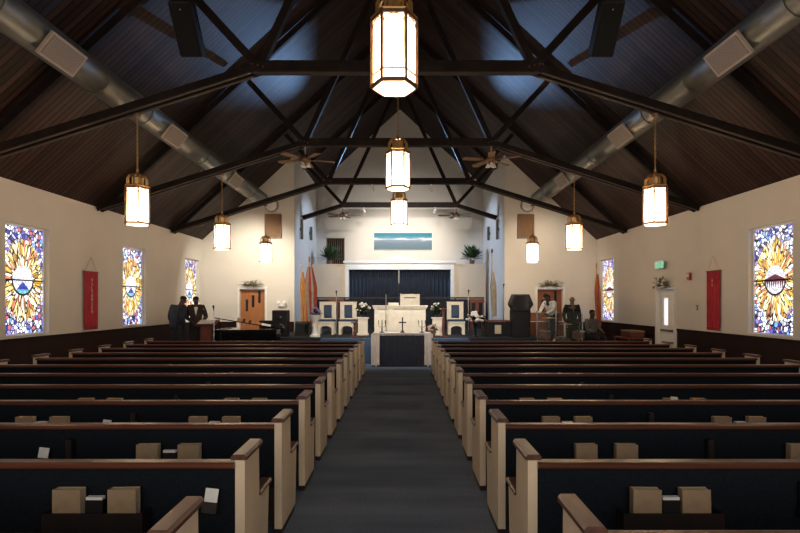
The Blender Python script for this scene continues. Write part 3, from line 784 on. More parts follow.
# ------------------------------------------------------------------ stage chairs
def make_stage_chair(w, h, label, pad='chair_blue'):
    t = thing('stage_chair', label, 'chair')
    hw = w/2
    m_ = MB(); m_.bevbox(-hw,-hw+.09,.40,.47,.44,h,.01); m_.bevbox(hw-.09,hw,.40,.47,.44,h,.01); m_.bevbox(-hw+.09,hw-.09,.40,.47,h-.08,h,.01); m_.bevbox(-hw+.09,hw-.09,.40,.47,.44,.52,.008)
    m_.bevbox(-hw-.015,hw+.015,.39,.48,h,h+.03,.01)
    bf = m_.build('back_frame', 'cream_paint', t)
    MB().bevbox(-hw+.14, hw-.14, .385, .42, .56, h-.11, .012).build('back_pad', pad, bf)
    MB().box(-hw+.092,-hw+.139,.41,.46,.525,h-.085).build('back_panel', 'cream_paint', bf); MB().box(hw-.139,hw-.092,.41,.46,.525,h-.085).build('back_panel', 'cream_paint', bf)
    MB().bevbox(-hw, hw, -.02, .385, .42, .485, .02).build('seat', 'chair_blue', t)
    # arched base front
    m_ = MB(); pts = [(-hw,0),(-hw+.09,0),(-hw+.09,.18)]
    for i in range(1, 8):
        a = math.pi - i*math.pi/8; pts.append((math.cos(a)*(hw-.09), .18+.10*math.sin(a)))
    pts += [(hw-.09,.18),(hw-.09,0),(hw,0),(hw,.36),(-hw,.36)]
    m_.prism(pts, 0, .045, 'Y'); m_.build('arched_base', 'cream_paint', t)
    m_ = MB(); m_.bevbox(-hw-.01,hw+.01,-.02,.48,.362,.418,.008); m_.build('seat_rail', 'cream_paint', t)
    for sx in (-1,1): MB().bevbox(sx*(hw-.04)-.035, sx*(hw-.04)+.035, .40, .47, 0, .36, .006).build('leg', 'cream_paint', t)
    return t
ch = make_stage_chair(.54, 1.03, 'cream stage chair with blue pads, first from the left')
ch.location = (X(326,17), 17.0, .7); ch['group'] = 'cream chairs on the stage'
for px, l in ((347, 'cream stage chair with blue pads, second from the left'), (456.5, 'cream stage chair with blue pads, right of the pulpit')):
    o = copy_tree(ch); o.location = (X(px,17), 17.0, .7); o['label'] = l
big = make_stage_chair(.66, 1.29, 'tall cream chair whose back shows above the pulpit', 'cream_paint'); big.location = (X(410,17.6), 17.5, .7)

# ------------------------------------------------------------------ plants, flowers
def foliage(parent, name, m, c, n, R_, L_, w, flat=.8, seed=1, droop=.3):
    r = random.Random(seed); mb = MB()
    for i in range(n):
        a = r.uniform(0, 2*math.pi); e = r.uniform(-.1, 1.2)
        d = Vector((math.cos(a)*math.cos(e), math.sin(a)*math.cos(e)*flat, math.sin(e)))
        p = Vector(c) + d*r.uniform(0, R_)
        mb.leaf(p, d+Vector((r.uniform(-.4,.4), r.uniform(-.4,.4), 0)), L_*r.uniform(.6,1.2), w, droop)
    return mb.build(name, m, parent)
def blooms(parent, name, m, c, n, R_, r0, seed=1, flat=1.0):
    r = random.Random(seed); mb = MB()
    for i in range(n):
        a = r.uniform(0, 2*math.pi); e = r.uniform(-.2, 1.4); q = R_*r.uniform(.55, 1)
        p = Vector(c) + Vector((math.cos(a)*math.cos(e)*q, math.sin(a)*math.cos(e)*q*flat, math.sin(e)*q))
        mb.ball(p, r0*r.uniform(.7,1.2), (1,1,.7), 6)
    return mb.build(name, m, parent)
# urn pedestal with purple flowers
t = thing('flower_urn', 'white pedestal urn with purple flowers at the left stage edge', 'planter', (X(315,15.9), 15.9, .7))
m_ = MB(); m_.lathe([(.16,0),(.16,.05),(.10,.09),(.075,.18),(.075,.38),(.11,.48),(.17,.58),(.20,.66),(.17,.66),(.10,.60)], n=20); m_.build('urn', 'white_paint', t, True)
foliage(t, 'leaves', 'leaf', (0,0,.68), 60, .12, .16, .05, seed=2); blooms(t, 'flowers', 'petal_purple', (.02,0,.70), 34, .19, .042, 3)
# white arrangement on cream stand left of pulpit
for px, l, mm, sd in ((363, 'white flower arrangement on a cream stand left of the pulpit', 'petal_white', 5), (437, 'green and white arrangement on a stand right of the pulpit', 'petal_white', 9)):
    t = thing('flower_stand', l, 'plant', (X(px,16.7), 16.7, .7), 0, 'arrangements beside the pulpit')
    m_ = MB(); m_.bevbox(-.19,.19,-.15,.15,.0,.06,.008); m_.bevbox(-.15,.15,-.12,.12,.06,.52,.006); m_.bevbox(-.19,.19,-.15,.15,.52,.57,.008); m_.build('stand', 'cream_paint', t)
    m_ = MB(); m_.lathe([(.06,.571),(.10,.66),(.12,.74),(.09,.75)], n=14); m_.build('vase', 'glass_dark', t, True)
    foliage(t, 'leaves', 'leaf', (0,0,.78), 110, .16, .2, .06, seed=sd); blooms(t, 'flowers', mm, (0,0,.82), 26, .22, .045, sd+1)
# pink arrangement on the floor at the right of the table
t = thing('flower_basket', 'pink and brown flower arrangement at the right stage edge', 'plant', (X(432,15.75), 15.8, .7))
m_ = MB(); m_.lathe([(.07,0),(.11,.1),(.13,.18),(.10,.18)], n=14); m_.build('basket', 'brown_panel', t, True)
foliage(t, 'leaves', 'leaf_dry', (0,0,.2), 70, .12, .18, .05, seed=12); blooms(t, 'flowers', 'petal_pink', (0,0,.22), 34, .17, .04, 13)
# loft plants
for px, l, sd in ((330, 'leafy green plant on top of the left loft wall', 21), (472, 'leafy green plant on top of the right loft wall', 22)):
    t = thing('potted_plant', l, 'plant', (X(px,22.1), 22.12, Z(264,22)), 0, 'plants on the loft walls')
    m_ = MB(); m_.lathe([(.09,0),(.12,.16),(.10,.16)], n=14); m_.build('pot', 'brown_panel', t, True)
    foliage(t, 'leaves', 'leaf', (0,0,.24), 190, .26, .42, .10, seed=sd, droop=.0)
# greenery swags on the door frames
for s, px, l, mm in ((-1, 253, 'dry greenery swag lying on the left end door frame', 'leaf_dry'), (1, 550, 'dry greenery swag lying on the right end door frame', 'leaf_dry')):
    t = foliage(None, 'greenery_swag', mm, (0,0,0), 150, .34, .2, .05, flat=.12, seed=30+s, droop=.2)
    t.scale = (1.1, .4, .5); t.location = (-5.18 if s < 0 else 5.30, YR-.12, 2.31); tag(t, l, 'greenery', 'swags over the end doors')
t = thing('floral_swag', 'silk flower swag hanging over the white side door', 'flowers', (HW-.14, 13.75, 2.14))
foliage(t, 'leaves', 'leaf_dry', (0,0,0), 110, .22, .16, .05, flat=1, seed=41).scale = (.35, 1.5, 1)
blooms(t, 'flowers', 'petal_white', (0,0,.02), 16, .22, .05, 42).scale = (.35, 1.5, .9)

# ------------------------------------------------------------------ chancel: curtain, mural, choir rail, furniture
for a_, b_, l_ in ((bx0+.15, -.06, 'left'), (-.02, bx1-.15, 'right')):
    tag(pleats(a_, b_, 22.15, 1.72, 3.098, .045, 13, .015).build('curtain', 'blue_curtain', None, True), 'dark blue pleated curtain, %s half of the white framed recess' % l_, 'curtain', 'chancel curtains')
def mural_mat():
    m, nt, b = new_mat('seascape'); N = nt.nodes.new; L = nt.links.new
    tc = N('ShaderNodeTexCoord'); sp = N('ShaderNodeSeparateXYZ'); L(tc.outputs['Object'], sp.inputs[0])
    mp = N('ShaderNodeMapping'); mp.inputs['Scale'].default_value = (.9, 1, 5); L(tc.outputs['Object'], mp.inputs[0])
    n = N('ShaderNodeTexNoise'); n.inputs['Scale'].default_value = 2; n.inputs['Detail'].default_value = 5; L(mp.outputs[0], n.inputs['Vector'])
    ad = N('ShaderNodeMath'); ad.operation = 'MULTIPLY_ADD'; ad.inputs[1].default_value = .28; L(n.outputs['Fac'], ad.inputs[0]); 
    mr = N('ShaderNodeMapRange'); mr.inputs[1].default_value = -.38; mr.inputs[2].default_value = .38; L(sp.outputs['Z'], mr.inputs[0])
    L(mr.outputs[0], ad.inputs[2])
    r = N('ShaderNodeValToRGB'); cr = r.color_ramp
    cols = [(0.0,(.07,.12,.12)),(.35,(.09,.15,.19)),(.58,(.13,.17,.20)),(.72,(.20,.25,.32)),(.78,(.62,.66,.70)),(.82,(.10,.25,.32)),(1.0,(.02,.16,.22))]
    while len(cr.elements) < len(cols): cr.elements.new(1)
    for e, (p, c) in zip(cr.elements, cols): e.position = p; e.color = (*c, 1)
    L(ad.outputs[0], r.inputs[0]); L(r.outputs[0], b.inputs['Base Color']); b.inputs['Roughness'].default_value = .7
    M['seascape'] = m
mural_mat()
x0, x1 = X(374,YC), X(432,YC)
t = thing('mural', 'wide seascape painting high on the chancel end wall', 'painting', ((x0+x1)/2, YC-.04, (Z(233,YC)+Z(250,YC))/2))
hw, hh = (x1-x0)/2, (Z(233,YC)-Z(250,YC))/2
MB().box(-hw, hw, 0, .035, -hh, hh).build('canvas', 'seascape', t)
m_ = MB(); m_.box(-hw-.02,-hw,-.01,.036,-hh-.02,hh+.02); m_.box(hw,hw+.02,-.01,.036,-hh-.02,hh+.02); m_.box(-hw,hw,-.01,.036,hh,hh+.02); m_.box(-hw,hw,-.01,.036,-hh-.02,-hh); m_.build('frame', 'white_paint', t)
# choir rail across the chancel
t = thing('choir_rail', 'low dark blue choir rail with cloth front behind the pulpit', 'railing', (0, 20.6, .7))
MB().bevbox(-3.3, 3.3, 0, .06, 1.18, 1.24, .01).build('handrail', 'dark_rack', t)
pleats(-3.28, 3.28, .02, .02, 1.16, .02, 40).build('cloth_front', 'navy_cloth', t, True)
for i in range(7): x = -3.25+i*6.5/6; MB().bevbox(x-.03, x+.03, .055, .115, 0, 1.178, .006).build('post', 'cherry_wood', t)
# cherry chairs behind the cream ones
for px, D, l in ((336, 18.9, 'dark cherry wooden chair behind the two left cream chairs'),(478, 18.9, 'dark wooden chair behind the right cream chair')):
    t = thing('wooden_chair', l, 'chair', (X(px,D), D, .7), 0, 'dark chairs at the back of the stage')
    for sx in (-1,1):
        MB().bevbox(sx*.22-.02, sx*.22+.02, .2, .24, 0, 1.12, .006).build('leg', 'cherry_wood', t)
        MB().bevbox(sx*.22-.02, sx*.22+.02, -.2, -.16, 0, .42, .006).build('leg', 'cherry_wood', t)
    MB().bevbox(-.24,.24,-.22,.195,.425,.47,.012).build('seat', 'cherry_wood', t)
    MB().bevbox(-.26,.26,.195,.245,1.02,1.16,.012).build('top_slat', 'cherry_wood', t)
    MB().bevbox(-.06,.06,.205,.235,.47,1.018,.008).build('splat', 'cherry_wood', t)
# slim dark red stands
for px, D, l in ((354.5,15.9,'slim dark red plant stand at the left of the pulpit'), (443.5,15.9,'slim dark red stand at the right of the pulpit')):
    t = thing('pedestal_stand', l, 'stand', (X(px,D), D, .7), 0, 'slim red stands')
    z = .42 if px < 400 else .82
    m_ = MB(); m_.bevbox(-.10,.10,-.10,.10,z,z+.03,.006); m_.build('top', 'cherry_wood', t)
    m_ = MB(); m_.lathe([(.03,.03),(.045,.1),(.022,.2),(.04,z*.6),(.025,z*.8),(.04,z-.002)], n=12); m_.build('column', 'cherry_wood', t, True)
    MB().bevbox(-.10,.10,-.10,.10,0,.03,.006).build('base', 'cherry_wood', t)

# dark panels high on the end wall
for s, px, side in ((-1,273.5,'left'), (1,525.5,'right')):
    xx = X(px,YR); t = thing('wall_speaker', 'square brown grille panel on the %s end wall above a lantern' % side, 'speaker', (xx, YR-.002, 4.41), 0, 'brown wall panels')
    MB().bevbox(-.29,.29,-.10,0,-.42,.42,.01).build('cabinet', 'cherry_wood', t)
    MB().bevbox(-.265,.265,-.115,-.101,-.395,.395,.004).build('grille', 'brown_panel', t)
# small brackets on chancel side walls
for s, side in ((-1,'left'), (1,'right')):
    for y, z, h in ((19.6, 4.45, .75), (21.6, 4.55, .55)):
        t = thing('slim_speaker', 'slim grey column speaker on %s chancel side wall, %s one' % (side, 'nearer' if y < 20 else 'farther'), 'speaker', (s*(CH-.001), y, z), 0, 'column speakers in the chancel')
        MB().bevbox(*sorted((-s*.12, -s*.03)), -.05, .05, -h/2, h/2, .008).build('cabinet', 'duct_metal', t)
        MB().box(*sorted((-s*.03, 0)), -.02, .02, -.05, .05).build('bracket', 'black_plastic', t)

# ------------------------------------------------------------------ flags
def flag(px, D, ztop, zbot, m, m2, label, w=.17, base_z=.7, stripes=False, tip='gold', f0=0.86):
    t = thing('flag', label, 'flag', (X(px,D), D, base_z))
    m_ = MB(); m_.lathe([(.13,0),(.13,.03),(.05,.06),(.03,.10),(.02,.12)], n=16); m_.build('base', 'gold', t, True)
    H = ztop-base_z
    MB().tube([(0,0,.12),(0,0,H-.18)], .015, 8).build('pole', 'flag_gold', t)
    m_ = MB(); m_.lathe([(.012,H-.18),(.03,H-.15),(.035,H-.10),(.0,H)], n=8); m_.build('finial', tip, t)
    # furled cloth: folds hanging from the pole, wider low down
    for k in range(3 if stripes else 1):
        mb = MB(); n = 40; rows_ = 14; G = []
        for i in range(rows_+1):
            u = i/rows_; z = (H*f0) + (zbot-base_z - H*f0)*u; rad = w*(.35+.65*min(1, u*3))*(1-.25*u)
            ring = []
            for j in range(n):
                a = j*2*math.pi/n; q = rad*(.72+.28*math.sin(a*5+u*1.5))
                ring.append(mb.bm.verts.new((.03+q*math.cos(a)+.04*u, q*math.sin(a)*.8, z)))
            G.append(ring)
        for A, B in zip(G, G[1:]):
            for j in range(n):
                if stripes and (0,1,0,1,2)[(j//2)%5] != k: continue
                mb.bm.faces.new((A[j], A[(j+1)%n], B[(j+1)%n], B[j]))
        mb.build('flag_cloth', [m, m2, m][k] if stripes else m, t, True)
    return t
flag(301.5, 17.0, Z(262,17), Z(322,17), 'flag_gold', None, 'gold furled flag on a pole at the left chancel corner', .12)
flag(309, 17.6, Z(256,17.6), Z(325,17.6), 'flag_red', 'flag_cream', 'red and white striped furled flag left of the chancel', .25, stripes=True)
flag(492, 17.6, Z(248,17.6), Z(316,17.6), 'flag_cream', None, 'pale furled flag with dark spear tip right of the chancel', .12, tip='black_plastic', f0=.72)
flag(596.5, 17.4, Z(262,17.4), Z(326,17.4), 'flag_red', 'flag_gold', 'red and gold furled flag beside the far right window', .12, base_z=.2, stripes=True)

# ------------------------------------------------------------------ banners
for s, y0, y1, px, side in ((-1, 11.62, 12.15, 90, 'left'), (1, 11.32, 11.82, 712, 'right')):
    yc = (y0+y1)/2; hw = (y1-y0)/2
    t = thing('wall_banner', 'narrow red banner hanging on the %s wall between windows' % side, 'banner', (s*(HW-.03), yc, 0), 0, 'red wall banners')
    mb = MB(); n = 24; A = []
    for i in range(n+1):
        u = i/n; y = -hw+2*hw*u; dx = .012*math.sin(u*5*2*math.pi) * (0.3 if s < 0 else 1)
        A.append([mb.bm.verts.new((dx+o_, y, z)) for z in (1.20, 2.42) for o_ in (0, .006)])
    for a, b_ in zip(A, A[1:]):
        mb.bm.faces.new((a[0],b_[0],b_[2],a[2])); mb.bm.faces.new((a[1],a[3],b_[3],b_[1])); mb.bm.faces.new((a[2],b_[2],b_[3],a[3])); mb.bm.faces.new((a[0],a[1],b_[1],b_[0]))
    mb.build('cloth', 'red_cloth', t)
    MB().tube([(0,-hw-.02,2.43),(0,hw+.02,2.43)], .012, 8).build('rod', 'cherry_wood', t)
    MB().tube([(0,-hw+.04,2.44),(0,0,2.76),(0,hw-.04,2.44)], .004, 5).build('cord', 'gold', t)
    fr = MB()
    for i in range(30): y = -hw+.01+i*(2*hw-.02)/29; fr.box(-.003,.003,y-.003,y+.003,1.13,1.198)
    fr.build('fringe', 'red_cloth', t)
    # small gold lettering marks down the middle
    g = MB(); gx = -s*.022
    if s < 0:
        shapes = ['Y','I','L','T','O','R','I','E','S','Y'][:9]
        seg = {'Y':[((-1,1),(0,0)),((1,1),(0,0)),((0,0),(0,-1))],'I':[((0,1),(0,-1)),((-.5,1),(.5,1)),((-.5,-1),(.5,-1))],'L':[((-1,1),(-1,-1)),((-1,-1),(1,-1))],
               'T':[((-1,1),(1,1)),((0,1),(0,-1))],'O':[((-1,1),(1,1)),((1,1),(1,-1)),((1,-1),(-1,-1)),((-1,-1),(-1,1))],
               'R':[((-1,-1),(-1,1)),((-1,1),(1,1)),((1,1),(1,0)),((1,0),(-1,0)),((0,0),(1,-1))],'E':[((-1,-1),(-1,1)),((-1,1),(1,1)),((-1,0),(.6,0)),((-1,-1),(1,-1))],
               'S':[((1,1),(-1,1)),((-1,1),(-1,0)),((-1,0),(1,0)),((1,0),(1,-1)),((1,-1),(-1,-1))]}
        for i, c_ in enumerate(shapes):
            zc = 2.24-i*.088
            for (a, b_) in seg[c_]: g.tube([(-s*-0.0+.024, a[0]*.02, zc+a[1]*.03), (.024, b_[0]*.02, zc+b_[1]*.03)], .0055, 5)
    else:
        for zc in (2.22, 2.13):
            g.tube([(-.024,0,zc-.03),(-.024,0,zc+.03)], .006, 5); g.tube([(-.024,-.02,zc),(-.024,.02,zc)], .006, 5)
    g.build('gold_marks', 'petal_white', t)

# exit sign, alarm, switch, emergency lamp
t = thing('exit_sign', 'green exit sign on the right wall above the white side door', 'sign', (HW-.002, 13.8, 2.72))
MB().bevbox(-.16,-.10,-.17,.17,-.10,.10,.006).build('housing', 'white_paint', t)
MB().bevbox(-.112,-.0,-.03,.03,.02,.08,.004).build('bracket', 'white_paint', t)
MB().box(-.166,-.161,-.155,.155,-.088,.088).build('face', 'exit_green', t)
MB().box(-.16,-.10,-.178,-.171,-.088,.088).build('side_face', 'exit_green', t)
cu_ = bpy.data.curves.new('letters', 'FONT'); cu_.body = 'EXIT'; cu_.size = .17; cu_.align_x = 'CENTER'; cu_.align_y = 'CENTER'; cu_.extrude = .002
lt = bpy.data.objects.new('letters_curve', cu_); COL.objects.link(lt)
lm = bpy.data.meshes.new_from_object(lt.evaluated_get(bpy.context.evaluated_depsgraph_get())); bpy.data.objects.remove(lt)
lo = bpy.data.objects.new('letters', lm); COL.objects.link(lo); lm.materials.clear(); lm.materials.append(M['bed_white']); lo.parent = t
lo.location = (-.170, 0, 0); lo.rotation_euler = (math.pi/2, 0, -math.pi/2)
t = thing('fire_alarm', 'small red fire alarm on the right wall beside the banner', 'alarm', (HW-.001, 12.55, 2.36))
MB().bevbox(-.05,0,-.07,.07,-.09,.09,.008).build('case', 'alarm_red', t); MB().bevbox(-.065,-.051,-.035,.035,-.01,.06,.004).build('strobe', 'bed_white', t)
t = thing('light_switch', 'small pale switch plate on the right wall near the banner', 'switch', (HW-.001, 12.25, 1.62))
MB().bevbox(-.012,0,-.04,.04,-.06,.06,.004).build('plate', 'register_frame', t); MB().bevbox(-.02,-.0125,-.012,.012,-.02,.02,.002).build('toggle', 'white_paint', t)
t = thing('emergency_lamp', 'white twin emergency lamp on the end wall above the black speaker', 'lamp', (X(282,YR), YR-.001, Z(305,YR)))
MB().bevbox(-.14,.14,-.08,0,-.05,.05,.01).build('case', 'white_paint', t)
for sx in (-1,1): MB().tube([(sx*.1,-.04,.05),(sx*.1,-.06,.09),(sx*.1,-.11,.10)], [.02,.05,.055], 10).build('lamp_head', 'white_paint', t)

# ------------------------------------------------------------------ band gear on the left
t = thing('grand_piano', 'black grand piano with low slanting lid on the left platform', 'piano', (X(222,14.9), 14.87, .2))
pts = [(0,-.62),(1.62,-.62),(1.66,-.5),(1.66,.62),(.9,.62),(0,.62)]
outline = [(0,-.62),(0,.62)]
for i in range(13):
    u = i/12; outline.append((.35+1.25*u, .62-.62*(.5-.5*math.cos(math.pi*min(1,u*1.25)))*.9))
outline += [(1.70,-.15),(1.72,-.35),(1.66,-.55),(1.5,-.62)]
MB().prism(outline, .50, .80, 'Z').build('case', 'black_gloss', t)
lid = MB(); lid.prism([(x, y) for x, y in outline], 0, .025, 'Z'); lid = lid.build('lid', 'black_gloss', t)
lid.location = (0,0,1.11); lid.rotation_euler = (0, math.radians(9.3), 0)
MB().bar((.12,-.5,.80),(.1,-.5,1.08),.02,.02,(1,0,0)).build('lid_prop', 'black_gloss', t)
MB().bevbox(-.30,-.002,-.60,.60,.50,.62,.01).build('keybed', 'black_gloss', t)
k = MB()
for i in range(52): y = -.55+i*1.1/52; k.box(-.28,-.13,y,y+.0195,.621,.632)
k.build('white_keys', 'bed_white', t)
for x, y in ((.12,-.5),(.12,.5),(1.5,-.4)): MB().lathe([(.03,0),(.035,.05),(.05,.3),(.06,.498)], (x,y), 10).build('leg', 'black_gloss', t)
MB().bar((.12,-.25,.81),(.12,.35,.81),.2,.01).build('sheet_music', 'paper', t)
t = thing('music_lectern', 'small wooden lectern with open sheets beside the two standing men', 'lectern', (X(208,14.0), 13.92, .2))
MB().bevbox(-.2,.2,-.15,.15,0,.05,.008).build('base', 'cherry_wood', t)
MB().bevbox(-.14,.14,-.08,.08,.05,.95,.006).build('column', 'cherry_wood', t)
m_ = MB(); m_.bar((-.26,0,1.0),(.26,0,1.0),.36,.03,(0,-.35,1)); tp = m_.build('slanted_top', 'cherry_wood', t)
m_ = MB(); m_.bar((-.2,-.0,1.03),(.2,-.0,1.03),.28,.006,(0,-.35,1)); tag(m_.build('sheet_music', 'paper', None, False, (X(208,14.0), 13.92, .2)), 'white open sheets on the small wooden lectern', 'sheets')

def mic_stand(px, D, base, top, label, boom=0):
    t = thing('microphone_stand', label, 'microphone stand', (X(px,D), D, base), 0, 'microphone stands')
    H = top-base
    m_ = MB(); m_.lathe([(.14,0),(.14,.015),(.03,.035),(.02,.05)], n=16); m_.build('base', 'black_plastic', t, True)
    MB().tube([(0,0,.05),(0,0,H-.12)], .012, 8).build('pole', 'chrome', t)
    e = (boom, -.03, H-.03)
    MB().tube([(0,0,H-.12),(boom*.8,-.02,H-.05)], .009, 6).build('clip', 'black_plastic', t)
    m_ = MB(); m_.tube([(boom*.8,-.02,H-.07),(boom,-.04,H)], [.014,.02], 8); m_.ball((boom,-.045,H+.015), .03, n=8); m_.build('microphone', 'black_plastic', t, True)
mic_stand(214, 13.6, .2, Z(307,13.6), 'microphone on a stand beside the small left lectern')
mic_stand(386, 15.9, .7, Z(290,15.9), 'tall thin microphone stand in front of the pulpit, left side')
mic_stand(336.5, 16.4, .7, Z(292,16.4), 'microphone stand between the two left cream chairs')
mic_stand(468.5, 16.4, .7, Z(291,16.4), 'microphone stand right of the right cream chair')
mic_stand(503.5, 17.0, .7, Z(285,17.0), 'tall microphone stand left of the black podium')

def loudspeaker(name, label, loc, w, d, h, rz=0, cones=((.3,.16),(.72,.08))):
    t = thing(name, label, 'speaker', loc, rz)
    MB().bevbox(-w/2,w/2,-d/2,d/2,0,h,.015).build('cabinet', 'black_plastic', t)
    MB().bevbox(-w/2+.02,w/2-.02,-d/2-.012,-d/2-.001,.02,h-.02,.004).build('grille', 'black_cloth', t)
    for u, r in cones:
        m_ = MB(); m_.tube([(0,-d/2-.013,h*u),(0,-d/2-.02,h*u),(0,-d/2-.014,h*u)], [r,r*.85,r*.3], 20, True); m_.build('cone', 'glass_dark', t, True)
    return t
loudspeaker('loudspeaker', 'black loudspeaker standing left of the chancel corner, on the stage', (X(281,16.2), 16.2, .7), .46, .4, .80)
loudspeaker('guitar_amplifier', 'squat black amplifier behind the piano, left of the loudspeaker', (X(268,16.9), 16.9, .7), .5, .3, .46, cones=((.5,.14),))
# wedge monitor
t = thing('stage_monitor', 'black wedge monitor on the stage beside the white urn', 'speaker', (X(303,16.4), 16.4, .7))
MB().prism([(-.25,0),(.22,0),(.25,.22),(-.02,.45),(-.12,.42)], -.22, .22, 'X').build('cabinet', 'black_plastic', t)
m_ = MB(); m_.bar((-.19,-.188,.2),(.19,-.188,.2),.36,.012,(0,-.95,.32)); m_.build('grille', 'black_cloth', t)

# ------------------------------------------------------------------ right side gear
t = thing('podium_loudspeaker', 'large black eight-sided speaker head on a black pedestal, right of chancel', 'speaker', (X(520,15.9), 15.9, .7))
MB().bevbox(-.27,.27,-.22,.22,0,.84,.02).build('pedestal', 'black_cloth', t)
oct_ = [(-.33,.95),(-.22,.80),(.22,.80),(.33,.95),(.33,1.02),(.22,1.28),(-.22,1.28),(-.33,1.02)]
MB().prism([(x, z) for x, z in oct_], -.26, .2, 'Y').build('head', 'black_plastic', t)
m_ = MB(); m_.prism([(x*.82, 1.04+(z-1.04)*.82) for x, z in oct_], -.275, -.262, 'Y'); m_.build('grille', 'black_gloss', t)
t = thing('organ', 'wooden electronic organ behind the black podium', 'organ', (X(537,16.6)-.15, 16.75, .7 if False else .2))
t.location = (4.75, 17.4, .2)
MB().bevbox(-.6,.6,-.25,.3,0,.9,.01).build('cabinet', 'door_wood_dark', t); MB().bevbox(-.6,.6,-.05,.3,.905,1.2,.01).build('music_desk', 'door_wood_dark', t)
k = MB()
for i in range(36): k.box(-.55+i*.03,-.522+i*.03,-.24,-.07,.905,.92)
k.build('keys', 'bed_white', t)
# equipment table with black cloth and white label
t = thing('equipment_table', 'low table under a black cloth right of the right cream chair', 'table', (X(495.5,16.1), 16.1, .7))
MB().bevbox(-.42,.42,-.25,.25,.46,.50,.008).build('tabletop', 'cherry_wood', t)
pleats(-.41,.41,-.26,.02,.455,.01,9).build('black_skirt', 'black_cloth', t, True)
for sx in (-1,1): MB().box(sx*.38-.02,sx*.38+.02,.18,.22,0,.458).build('leg', 'cherry_wood', t)
MB().box(-.07,.12,-.29,-.283,.1,.36).build('notice', 'book_page', t)
t = thing('flower_bouquet', 'white and dark flower arrangement beside the black-covered table', 'plant', (X(476,15.7), 15.8, .7))
m_ = MB(); m_.lathe([(.10,0),(.09,.03),(.03,.06),(.03,.3),(.10,.42),(.08,.42)], n=14); m_.build('vase', 'glass_dark', t, True)
foliage(t, 'leaves', 'black_cloth', (0,0,.52), 110, .2, .2, .06, seed=51); blooms(t, 'flowers', 'petal_white', (-.03,-.02,.52), 44, .25, .06, 52)

# drum shield: clear panels with chrome edges
def clear_mat():
    m, nt, b = new_mat('clear_acrylic'); N = nt.nodes.new; L = nt.links.new
    b.inputs['Transmission Weight'].default_value = 0.0; b.inputs['Roughness'].default_value = .05
    tr = N('ShaderNodeBsdfTransparent'); tr.inputs[0].default_value = (.93,.96,.95,1); mx = N('ShaderNodeMixShader'); mx.inputs[0].default_value = .03
    out = nt.nodes['Material Output']; L(tr.outputs[0], mx.inputs[1]); L(b.outputs[0], mx.inputs[2]); L(mx.outputs[0], out.inputs[0])
    b.inputs['Base Color'].default_value = (.7,.75,.75,1)
    M['clear_acrylic'] = m
clear_mat()
t = thing('drum_shield', 'clear acrylic drum shield with chrome edges before the band', 'screen', (0, 0, .2))
pp = [(X(537,15.0),15.0),(X(556,14.7),14.7),(X(582.5,15.0),15.0)]
for i, (a, b_) in enumerate(zip(pp, pp[1:])):
    MB().bar((*a,.65),(*b_,.65),.008,1.26).build('panel', 'clear_acrylic', t)
for a in pp: MB().bevbox(a[0]-.018,a[0]+.018,a[1]-.018,a[1]+.018,0,1.30,.004).build('edge_post', 'chrome', t)
for a, b_ in zip(pp, pp[1:]): MB().bar((*a,.02),(*b_,.02),.02,.03).build('bottom_rail', 'chrome', t)
# drums
def drum(label, loc, r, h, rot, m, cat='drum', stand=True):
    t = thing('drum', label, cat, loc, 0, 'drum kit')
    sh = MB(); sh.lathe([(r,-h/2),(r,h/2)], n=24); o = sh.build('shell', m, t, True); o.rotation_euler = rot
    for z in (-h/2, h/2):
        q = MB(); q.lathe([(r+.012,z-.012),(r+.012,z+.012)], n=24); o2 = q.build('hoop', 'chrome', o, True)
    return t
drum('large bass drum on its side behind the clear shield', (X(560,16.1), 15.9, .46), .25, .36, (math.pi/2,0,0), 'door_wood_dark')
for dx, l in ((-.55, 'snare drum left of the bass drum'), (.45, 'floor drum right of the bass drum')):
    t = drum(l, (X(560,16.1)+dx, 15.75, .78), .17, .2, (.15,0,0), 'door_wood_dark')
    for i in range(3):
        a = i*2.09+.5; MB().tube([(0,0,-.12),(math.cos(a)*.16,math.sin(a)*.16,-.575)], .01, 6).build('leg', 'chrome', t)
for px, D, z, l in ((549, 15.3, 1.30, 'thin brass cymbal at the left of the drums'), (566, 15.4, 1.12, 'thin brass cymbal in the middle of the drums')):
    t = thing('cymbal', l, 'cymbal', (X(px,D), D, .2), 0, 'cymbals')
    m_ = MB(); m_.lathe([(.2,z-.22),(.05,z-.20),(.02,z-.18)], n=24); m_.build('plate', 'gold', t, True)
    MB().tube([(0,0,.3),(0,0,z-.17)], .01, 6).build('pole', 'chrome', t)
    for i in range(3):
        a = i*2.09; MB().tube([(0,0,.32),(math.cos(a)*.22,math.sin(a)*.22,.012)], .009, 6).build('leg', 'chrome', t)
# side table with red boxes under the far right window
t = thing('side_table', 'low dark table against the right wall near the far window', 'table', (6.55, 14.9, .2))
MB().bevbox(-.3,.3,-.5,.5,.52,.56,.008).build('tabletop', 'cherry_wood', t)
for sx in (-1,1):
    for sy in (-1,1): MB().bevbox(sx*.26-.02,sx*.26+.02,sy*.45-.02,sy*.45+.02,0,.519,.004).build('leg', 'cherry_wood', t)
t = thing('storage_box', 'reddish box on the low table by the right wall', 'box', (6.55, 14.8, .76)); 
MB().bevbox(-.2,.2,-.3,.3,0,.16,.006).build('body', 'cherry_wood', t); MB().bevbox(-.21,.21,-.31,.31,.162,.2,.006).build('lid', 'book_tan', t)

